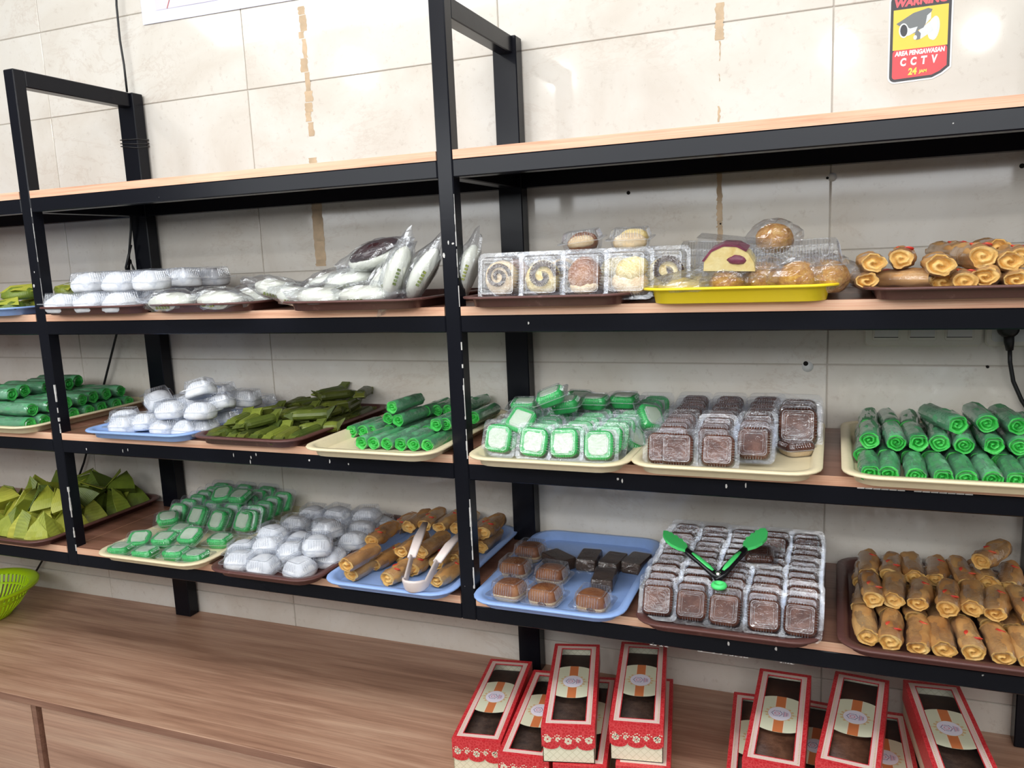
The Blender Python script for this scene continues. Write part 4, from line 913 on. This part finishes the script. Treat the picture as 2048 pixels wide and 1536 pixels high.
# bagged white buns
def make_bun(v, choco=False):
    t = thing('bagged_bun', 'x', 'bun'); rx, ry, rz = .064, .040, .024
    b = obj('bun', blob(rx, ry, rz, v*4.3, .06, 22, 12, .2), 'bun_white', t)
    if choco:
        m = blob(rx*.97, ry*1.0, rz*.85, 2, .05, 20, 10, .75); obj('chocolate_top', m, 'chocolate', b, (.004, 0, .0245))
    else:
        m = MB()
        for k in range(5): x = -.018+k*.008; m.box(x, x+.0045, -ry*.97-.0008, -ry*.90, .008, .015)
        obj('printed_mark', m, 'leaf_mid', b)
    obj('clear_bag', crumple(rx*1.12, ry*1.18, rz*1.25, v*3+.5, .14, 22, 12, .45, True, rz*.95), 'bag_film', t); return t
BN = [make_bun(1), make_bun(2)]; BC = make_bun(3, True)
where = 'flat buns tray, pastry shelf'
for k, (x, y, z, rz) in enumerate(((.475, -.005, 0, .1), (.620, -.008, 0, -.1), (.50, .10, 0, .1), (.64, .11, 0, -.1), (.53, .22, 0, 0), (.67, .24, 0, .1), (.60, .33, 0, .1))):
    put(pick(BN, k), (x, y, S2+T+z), (ju(.05), ju(.05), rz), 'white bun in clear bag lying flat, %s, %s' % (['front left', 'front right', 'second row left', 'second row right', 'third row left', 'third row right', 'back'][k], where), 'flat bagged buns')
where = 'heaped tray left of post'; G = 'bagged white buns in the heap'
B = [((0.825, 1.688), .02, (0, .15, 0)), ((0.742, 1.704), .05, (0, .25, .1)), ((0.907, 1.687), -.01, (0, .05, .05)), ((1.012, 1.689), -.01, (0, .0, 0)), ((0.942, 1.717), .05, (0, -.25, .1)), ((1.059, 1.725), .04, (.2, -.75, .1)), ((1.106, 1.701), .01, (.2, -1.15, .1)), ((1.161, 1.704), .02, (.2, -.95, 0)), ((0.944, 1.743), .14, (0, -.35, .1)), ((0.828, 1.715), .14, (0, -.2, 0)), ((1.072, 1.712), .14, (.2, -.8, 0)), ((1.250, 1.709), .05, (0, -1.2, .1))]
lab = ['low at the left end, front', 'uppermost at the left end', 'bottom layer, second from left', 'bottom layer, middle front', 'second layer, middle', 'tilted up beside the chocolate bun', 'on edge between tilted buns', 'tilted against the middle post', 'under the chocolate bun, behind', 'behind the left of the heap', 'leaning back near the post', 'seen right of the post']
for k, ((x, z), y, rt) in enumerate(B):
    sz = .030+.04*abs(math.sin(rt[1])); zz = max(z-.022, S2+T)
    put(pick(BN, k), (x, y, zz if k not in (5, 6, 7, 10, 11) else max(zz, S2+T+.062*abs(math.sin(rt[1]))+.004)), rt, 'white bun in clear bag, %s, %s' % (lab[k], where), G, .98 if k < 11 else .9)
put(BC, ((1.013, 1.761)[0], .06, (1.013, 1.753)[1]), (.35, -.28, .12), 'white bun topped with dark chocolate in clear bag, topmost, ' + where, G)
# swirl pastries, standing clear packs
def arc_strip(m, cx, cz, r0, turns, w, y, mi, n=36):
    P = []
    for k in range(n+1):
        a = 2*PI*turns*k/n; r = r0*(1-k/n*.85); P.append((cx+r*math.cos(a), cz+r*math.sin(a)))
    for k in range(n):
        (x0, z0), (x1, z1) = P[k], P[k+1]; d = Vector((x1-x0, z1-z0)).normalized(); nx_, nz_ = -d.y*w, d.x*w
        m.add([(x0-nx_, y, z0-nz_), (x1-nx_, y, z1-nz_), (x1+nx_, y, z1+nz_), (x0+nx_, y, z0+nz_), (x0-nx_, y+.004, z0-nz_), (x1-nx_, y+.004, z1-nz_), (x1+nx_, y+.004, z1+nz_), (x0+nx_, y+.004, z0+nz_)], [(0, 1, 2, 3), (0, 4, 5, 1), (3, 2, 6, 7)], mi)
def make_swirl(v):
    t = thing('pastry_pack', 'x', 'pastry pack')      # lies flat, is stood up by its rotation
    shell(.098, .022, .022, t, 'clamshell_wide', 16, .100)
    if v == 0:
        b = obj('swirl_pastry', blob(.036, .036, .022, 3, .08, 22, 10, .5), 'bread_pale', t, (0, 0, .003)); m = MB(); arc_strip(m, 0, 0, .026, 1.7, .0035, -.001, 0); m.v = [(x, z, .036-y) for x, y, z in m.v]; obj('chocolate_swirl', m, 'cake_dark', b)
    elif v == 1:
        b = obj('swirl_pastry', blob(.038, .032, .022, 7, .12, 22, 10, .5), 'cake_yellow', t, (0, -.004, .003)); m = MB(); arc_strip(m, .004, .002, .030, 1.2, .0055, -.001, 0); m.v = [(x, z, .036-y) for x, y, z in m.v]; obj('chocolate_swirl', m, 'cake_dark', b)
    elif v == 2:
        b = obj('pastry', blob(.034, .036, .024, 9, .06, 22, 10, .4), 'bread_brown', t, (0, 0, .002)); obj('pale_base', blob(.030, .016, .016, 4, .1, 14, 8, .4), 'bread_pale', b, (0, -.022, .008))
    else:
        b = obj('pastry', blob(.036, .024, .020, 12, .10, 20, 10, .4), 'bread_pale', t, (0, -.016, .003)); obj('upper_fold', blob(.032, .024, .018, 17, .15, 18, 9, .4), 'cake_yellow', b, (.006, .024, .010), (0, 0, .4))
    return t
SW = [make_swirl(i) for i in range(4)]
where = 'worn brown tray'; G = 'pastry packs standing on the worn tray'
lab = ['standing pastry pack with a dark swirl roll, leftmost of front four', 'standing pastry pack with a bold dark spiral, second of front four', 'standing pastry pack with a brown bun, third of front four', 'standing pastry pack with two golden pieces, rightmost of front four']
for k, (x, z) in enumerate(((1.328, 1.709), (1.417, 1.708), (1.504, 1.710), (1.594, 1.710))):
    put(SW[(0, 1, 2, 3)[k]], (x, .025, S2+T+.050), (1.42, 0, ju(.05)), '%s, %s' % (lab[k], where), G)
for k in range(4):
    put(SW[(2, 0, 3, 1)[k]], (1.315+k*.105+.02, .09, S2+T+.050), (1.42, 0, ju(.06)), 'standing pastry pack, second rank, %s, %s' % (along(k, 4), where), G)
for k in range(3):
    put(SW[(3, 2, 1)[k]], (1.36+k*.11, .16, S2+T+.050), (1.42, 0, ju(.06)), 'standing pastry pack, back rank, %s, %s' % (along(k, 3), where), G)
for k, (x, z) in enumerate(((1.489, 1.756), (1.585, 1.755))):
    put(SW[2+k], (x, .06, S2+.104), (.10, -.10+.1*k, .1), 'pastry pack lying on the standing packs, %s one, %s' % (('left', 'right')[k], where), G, .92)
# yellow tray
where = 'on the yellow tray'
def make_crumb(v):
    t = thing('crumbed_bun', 'x', 'crumbed bun'); obj('bun', blob(.040, .036, .034, v*2.1+4, .06, 20, 12, .2), 'crumb_gold', t)
    obj('clear_bag', crumple(.050, .043, .038, v+8, .13, 20, 12, .25, True, .034), 'bag_film', t); return t
CB = [make_crumb(i) for i in range(2)]; G = 'crumbed buns on the yellow tray'
for k, ((x, z), y, rt) in enumerate((((1.838, 1.686), .015, (0, 0, 0)), ((1.899, 1.683), .005, (0, 0, .5)), ((1.947, 1.687), .02, (0, 0, .3)), ((1.777, 1.680), -.005, (0, 0, .2)), ((1.916, 1.690), .12, (0, 0, 0)), ((1.835, 1.692), .12, (0, 0, .4)), ((1.931, 1.704), .22, (0, 0, 1)), ((1.842, 1.707), .22, (0, 0, .4)))):
    put(pick(CB, k), (x, y, S2+T+(.008 if k < 4 else .01)), rt, 'golden crumbed bun, %s, %s' % (['round one in the front middle', 'front, second from the right', 'front, at the right end', 'low one at the front left of the middle', 'second row right', 'second row left', 'back row right', 'back row left'][k], where), G, .95 if k != 3 else .8)
put(CB[0], ((1.851, 1.757)[0], .10, (1.851, 1.744)[1]), (.1, 0, .3), 'golden crumbed bun in a clear bag, topmost above the yellow tray', G, .88)
def make_wedge():
    t = thing('sandwich_pack', 'pale cake slice with purple filling in a clear wedge pack on the yellow tray', 'sandwich')
    m = MB(); P = [(-.046, .002), (.044, .004)]+[(.046*math.cos(a)-.002, .004+.044*math.sin(a)) for a in (.35, .8, 1.2, 1.6, 2.0, 2.4, 2.8)]; m.loft([[(x, -.030, z) for x, z in P], [(x, .02, z) for x, z in P]], 0, False); b = obj('cake_slice', m, 'cake_yellow', t)
    obj('purple_filling', blob(.016, .004, .009, 2, .3, 14, 8), 'purple_jam', b, (.012, -.030, .016)); m = MB(); m.loft([[(x, -.031, z+.004) for x, z in [((.046+o)*math.cos(a)-.002, (.044+o)*math.sin(a)) for o, A in ((0, (.9, 1.3, 1.8, 2.3, 2.8)), (.004, (2.8, 2.3, 1.8, 1.3, .9))) for a in A]], [(x, .02, z+.004) for x, z in [((.046+o)*math.cos(a)-.002, (.044+o)*math.sin(a)) for o, A in ((0, (.9, 1.3, 1.8, 2.3, 2.8)), (.004, (2.8, 2.3, 1.8, 1.3, .9))) for a in A]], ] , 0, False); obj('purple_crust', m, 'purple_jam', b)
    m = MB(); m.loft([[(x*s, y, z) for x, z in ((-.062, -.006), (.062, -.006), (.064, .052), (-.058, .062))] for y, s in ((-.040, .96), (-.034, 1.03), (.030, 1.03))], 0, False, None, True, True); obj('container', m, 'clamshell_wide', t); return t
wd = make_wedge(); wd.location = ((1.784, 1.711)[0], .0, S2+.058); wd.rotation_euler = (.15, .06, 0)
def make_folded(v):
    t = thing('folded_pastry', 'x', 'pastry'); m = MB(); rings = []
    for j in range(9):
        a = PI*j/8; rings.append([(.055*math.cos(2*PI*k/16)*math.sin(a*.9+.15), .038*math.sin(2*PI*k/16)*math.sin(a*.9+.15)+.004*j, .003*j+.004*math.sin(j*2.2+k*.5)) for k in range(16)])
    obj('folded_layers', m.loft(rings, 0, True), 'cake_yellow', t); obj('clear_bag', crumple(.062, .046, .022, v+20, .2, 20, 10, .35, True, .02), 'bag_film', t); return t
FP = [make_folded(0)]
for k, ((x, z), y, rz) in enumerate((((1.704, 1.680), .0, .2), ((1.712, 1.700), .10, -.4), ((1.738, 1.706), .22, -.2))):
    put(FP[0], (x, y, S2+T+.012+.010*k), (.05, -.1*k, rz), 'yellow folded pastry in clear bag, %s, %s' % (['at the front left end', 'second, at the left', 'behind, at the left'][k], where), 'folded pastries')
bc = thing('clear_long_pack', 'long clear clamshell lid over the crumbed buns, right half of the yellow tray', 'clear pack', (1.875, .05, S2+.030)); shell(.205, .036, .036, bc, 'clamshell_wide', 30, .12); bc.rotation_euler = (.12, -.02, .05)
bc2 = thing('clear_long_pack', 'clear long pack behind the sandwich on the yellow tray', 'clear pack', (1.745, .17, S2+.040)); shell(.19, .03, .034, bc2, 'clamshell_wide', 30, .12); bc2.rotation_euler = (.2, .05, .1)
# wrapped fried rolls seen end on
where = 'right end of pastry shelf'; G = 'wrapped fried rolls on the pastry shelf'
Q = [(1745,521,.00,.03,'upper left end'), (1810,513,.02,.03,'upper row, second from left'), (1728,556,.0,.0,'bottom row, left end'), (1885,523,-.01,.03,'upper row, large one in the middle'), (1955,507,.02,.03,'upper row, right of the large one'), (1832,553,-.02,.0,'bottom row, lying nearly sideways'), (1880,560,.01,.0,'bottom row, middle'), (1932,559,-.01,.0,'bottom row, right of the middle'), (1978,544,.0,.0,'bottom row, plump one'), (2010,515,.02,.03,'upper row, second from the right'), (2040,508,.05,.03,'upper row, right end'), (2035,552,.0,.0,'bottom row, right end'), (1995,487,.14,.06,'topmost at the back'), (1908,495,.15,.05,'back top, behind the large one')]
BQ = [(2.018, 1.724), (2.070, 1.729), (2.006, 1.695), (2.124, 1.717), (2.179, 1.728), (2.085, 1.696), (2.124, 1.688), (2.159, 1.688), (2.194, 1.697), (2.219, 1.719), (2.245, 1.724), (2.234, 1.690), (2.224, 1.739), (2.157, 1.734)]
for k, ((u_, v_, y, lz_, lb_), (x, z)) in enumerate(zip(Q, BQ)):
    sc_ = 1.12 if k in (3, 4, 8) else 1.0; rad = .018*sc_
    put(pick(LR, k), (x+.008*(k == 5)-(.0 if k != 5 else .03), y+.056, max(S2+T, z-rad-.004)), (0, 0, [.05, -.1, .1, -.05, .12, 1.1, .1, .0, -.1, .15, .1, 0, .1, .3][k]), 'wrapped fried roll, %s, %s' % (lb_, where), G, sc_)
for k in range(6):
    put(pick(LR, k), (2.04+k*.05, .20+ju(.02), S2+T), (0, 0, ju(.1)), 'wrapped fried roll, middle rank behind, %s, %s' % (along(k, 6), where), G)

# ------------------------------------------------------------------ cake boxes on the worktop
BW, BL, BH = .108, .353, .080
def make_box(v):
    t = thing('cake_box', 'x', 'cake box')
    body = MB(); w, l = BW/2-.0012, BL/2-.001
    body.box(-w, w, -l, l, 0, .0015); body.box(-w, w, -l, -l+.0015, 0, BH-.001); body.box(-w, w, l-.0015, l, 0, BH-.001); body.box(-w, -w+.0015, -l, l, 0, BH-.001); body.box(w-.0015, w, -l, l, 0, BH-.001); obj('carton', body, 'box_cream', t)
    s = MB(); w, l = BW/2, BL/2; wi, li = .034, .152
    s.prism([(-w, -l), (-wi, -li), (-wi, li), (-w, l)], BH-.0012, BH); s.prism([(w, l), (wi, li), (wi, -li), (w, -l)], BH-.0012, BH); s.prism([(-w, -l), (w, -l), (wi, -li), (-wi, -li)], BH-.0012, BH); s.prism([(w, l), (-w, l), (-wi, li), (wi, li)], BH-.0012, BH)
    s.box(-w-.0008, -w, -l, l, BH*.42, BH); s.box(w, w+.0008, -l, l, BH*.42, BH)
    lid = obj('lid', s, 'box_red', t)
    def scal(y, sg):
        P = [(-w, BH)]; n = 3; top = BH-.040
        for c in range(n):
            for k in range(9): a = PI+PI*k/8; P.append((-w+(2*w)*(c+.5)/n+(w/n)*math.cos(a), top+.010*math.sin(a)*-1*-1))
        P.append((w, BH)); m = MB(); m.loft([[(a, y, b) for a, b in P], [(a, y-.0010*sg, b) for a, b in P]], 0, False)
        if sg < 0: m.f = [f[::-1] for f in m.f]
        return m
    flap = obj('scalloped_flap', scal(-l, 1), 'box_red', t); obj('scalloped_flap', scal(l, -1), 'box_red', t)
    m = MB(); r = random.Random(5)
    for cx, big in ((-.042, 1), (-.021, 0), (0, .6), (.021, 0), (.042, 1)):
        cz = BH-.028-(.003 if big == .6 else 0); yy = -l-.0012
        pr = .0042 if big else .0030
        for k in range(6 if big else 5): a = 2*PI*k/6+.3; m.add([(cx+pr*1.15*math.cos(a)+pr*.8*math.cos(b), yy, cz+pr*1.15*math.sin(a)+pr*.8*math.sin(b)) for b in [2*PI*q/7 for q in range(7)]], [tuple(range(7))])
    for k in range(26):
        x = -w+.003+k*(2*w-.006)/25; z = BH-.022+.004*math.sin(k*1.1); m.add([(x+.0016*math.cos(b), -l-.0012, z+.0014*math.sin(b)) for b in [2*PI*q/6 for q in range(6)]], [tuple(range(6))])
    obj('flower_print', m, 'print_cream', flap)
    m = MB(); z = BH+.0003; wo, lo = .0465, .1655
    m.prism([(-wo, -lo), (-wo, lo), (-wo+.0105, lo-.0105), (-wo+.0105, -lo+.0105)][::-1], z-.0002, z); m.prism([(wo, -lo), (wo, lo), (wo-.0105, lo-.0105), (wo-.0105, -lo+.0105)], z-.0002, z)
    m.prism([(-wo, -lo), (wo, -lo), (wo-.0105, -lo+.0105), (-wo+.0105, -lo+.0105)], z-.0002, z); m.prism([(-wo, lo), (wo, lo), (wo-.0105, lo-.0105), (-wo+.0105, lo-.0105)][::-1], z-.0002, z)
    obj('border_print', m, 'print_pink', lid)
    m = MB(); z += .0003; q = MB()
    def bead(x, y): m.disc(x, y, z+.0002, .0021, 6)
    nb = 62
    for k in range(nb+1): y = -lo+.0035+(2*lo-.007)*k/nb; bead(-wo+.0034, y); bead(wo-.0034, y)
    for k in range(1, 18): x = -wo+.0035+(2*wo-.007)*k/18; bead(x, -lo+.0034); bead(x, lo-.0034)
    obj('bead_print', m, 'print_cream', lid)
    m = MB()
    for sx_ in (-1, 1):
        for k in range(nb): y = -lo+.0035+(2*lo-.007)*(k+.5)/nb; m.disc(sx_*(wo-.0034), y, z, .0009, 5)
    obj('bead_gap_print', m, 'box_red', lid)
    # window: label on clear film, cake inside
    m = MB().add([(-wi, -li, BH-.0004), (wi, -li, BH-.0004), (wi, li, BH-.0004), (-wi, li, BH-.0004)], [(0, 1, 2, 3)]); wn = obj('window_film', m, 'window_film', t)
    P = []; n = 14
    for k in range(n+1): x = -wi+2*wi*k/n; P.append((x, -.046-.022*math.sqrt(max(0, 1-(x/(wi*1.25))**2))))
    for k in range(n+1): x = wi-2*wi*k/n; P.append((x, .046+.022*math.sqrt(max(0, 1-(x/(wi*1.25))**2))))
    m = MB().add([(x, y, BH+.0002) for x, y in P], [tuple(range(len(P)))]); lb = obj('oval_label', m, 'print_label', wn)
    hh = .0675
    m = MB().add([(-.0095, -hh, BH+.0004), (.0095, -hh, BH+.0004), (.0095, hh, BH+.0004), (-.0095, hh, BH+.0004)], [(0, 1, 2, 3)]); m.add([(-.0115, -hh, BH+.00035), (.0115, -hh, BH+.00035), (.0115, hh, BH+.00035), (-.0115, hh, BH+.00035)], [(0, 1, 2, 3)], 1); obj('orange_stripe', m, ['print_orange', 'print_cream'], wn)
    m = MB(); m.disc(0, 0, BH+.0006, .0225, 28, 0, None, .0250); m.disc(0, 0, BH+.0005, .0238, 28, 1, None, .0264)
    for k in range(16):
        a = 2*PI*k/16; 
        if abs(math.sin(a)) < .9: m.disc(.0262*math.cos(a), .0262*math.sin(a), BH+.0005, .0030, 7, 1)
    for sx_ in (-1, 1): m.disc(sx_*.0318, 0, BH+.0005, .0022, 8, 1); m.disc(sx_*.0318, 0, BH+.0006, .0014, 8, 2)
    cx = -.005; dirn = 1
    def ringarc(r0, r1, a0, a1, mi, n=6): 
        m.add([(cx+r*math.cos(a0+(a1-a0)*k/n), r*math.sin(a0+(a1-a0)*k/n), BH+.0008) for r in (r0, r1) for k in range(n+1)], [(k, k+1, n+2+k, n+1+k) for k in range(n)], mi)
    for k in range(6):
        a = 2*PI*k/6+PI/6; ringarc(.0088, .0100, a-.38, a+.38, 3); b = a+PI/6; m.add([(cx+.0098*math.cos(b-.16), .0098*math.sin(b-.16), BH+.0008), (cx+.0125*math.cos(b), .0125*math.sin(b), BH+.0008), (cx+.0098*math.cos(b+.16), .0098*math.sin(b+.16), BH+.0008)], [(0, 1, 2)], 4 if k % 2 else 3)
    ringarc(.0040, .0052, 0, 2*PI, 4, 14)
    for k in range(5): m.add([(.0075+k*.0020, -.010+k*.001, BH+.0008), (.0083+k*.0020, -.010+k*.001, BH+.0008), (.0083+k*.0020, .010-k*.001, BH+.0008), (.0075+k*.0020, .010-k*.001, BH+.0008)], [(0, 1, 2, 3)], 3 if k in (0, 3) else 4)
    obj('round_logo', m, ['print_logo', 'print_gold', 'print_label', 'print_navy', 'print_magenta'], wn)
    m = MB(); hh_ = BH-.020 if v == 0 else BH-.010; m.loft([rrect(BW-.016, BL-.030, .012, .003, 3), rrect(BW-.010, BL-.024, .012, hh_*.6, 3), rrect(BW-.018, BL-.032, .014, hh_, 3)], 0, True); obj('dark_loaf' if v == 0 else 'brown_loaf', m, 'cake_dark' if v == 0 else 'box_cake', t)
    return t
BX = [make_box(0), make_box(1)]
def placebox(v, fl, fr, bl, br, z, label, flip=False):
    fl, fr, bl, br = map(Vector, (fl, fr, bl, br)); d = ((bl+br)-(fl+fr)).normalized(); f = (fl+fr)/2; c = f+d*BL/2
    rz = math.atan2(d.y, d.x)-PI/2
    put(BX[v], (c.x, c.y, z), (0, 0, rz), label, 'red and cream cake boxes')
placebox(0, (1.204, -0.087), (1.311, -0.076), (1.153, 0.259), (1.250, 0.283), ZC, 'red windowed cake box on the worktop, leftmost of all')
placebox(0, (1.318, -0.112), (1.431, -0.097), (1.278, 0.226), (1.382, 0.240), ZC, 'red windowed cake box on the worktop under the leftmost stacked box')
placebox(0, (1.435, -0.107), (1.553, -0.086), (1.382, 0.240), (1.482, 0.250), ZC, 'red cake box on the worktop, seen between the two left stacked boxes')
placebox(0, (1.562, -0.072), (1.672, -0.054), (1.510, 0.254), (1.616, 0.267), ZC, 'red cake box on the worktop under the second stacked box from left')
placebox(0, (1.417, -0.104), (1.527, -0.088), (1.330, 0.255), (1.438, 0.273), ZC+BH+.001, 'red windowed cake box stacked on top, leftmost of the stacked ones')
placebox(0, (1.546, -0.064), (1.657, -0.033), (1.490, 0.283), (1.599, 0.289), ZC+BH+.001, 'red windowed cake box stacked on top, just left of the wide gap')
placebox(1, (1.782, -0.075), (1.885, -0.065), (1.762, 0.235), (1.867, 0.250), ZC, 'red cake box on the worktop, lower left of the right group')
placebox(1, (1.880, -0.066), (1.979, -0.056), (1.894, 0.233), (1.997, 0.237), ZC, 'red cake box on the worktop between the brown loaf boxes, in shade')
placebox(1, (2.038, -0.058), (2.118, -0.060), (2.030, 0.259), (2.107, 0.257), ZC, 'red cake box on the worktop, partly covered, left of the rightmost box')
placebox(1, (1.811, -0.103), (1.926, -0.094), (1.817, 0.237), (1.927, 0.248), ZC+BH+.001, 'stacked red cake box with brown loaf in window, left of right group')
placebox(1, (1.943, -0.070), (2.048, -0.062), (1.973, 0.278), (2.086, 0.268), ZC+BH+.001, 'stacked red cake box with brown loaf in window, middle of right group')
placebox(0, (2.152, -0.058), (2.245, -0.049), (2.115, 0.243), (2.229, 0.254), ZC+BH+.001, 'rightmost red cake box, turned to the left, dark window, stacked on top')
placebox(1, (2.166, -0.058), (2.259, -0.053), (2.133, 0.217), (2.246, 0.235), ZC, 'red cake box on the worktop under the rightmost box')
# prototypes that were never placed would stay at the origin
for o in [o for o in COL.objects if o.parent is None and o.get('label') == 'x']:
    for c in list(o.children):
        for g in list(c.children): bpy.data.objects.remove(g)
        bpy.data.objects.remove(c)
    bpy.data.objects.remove(o)
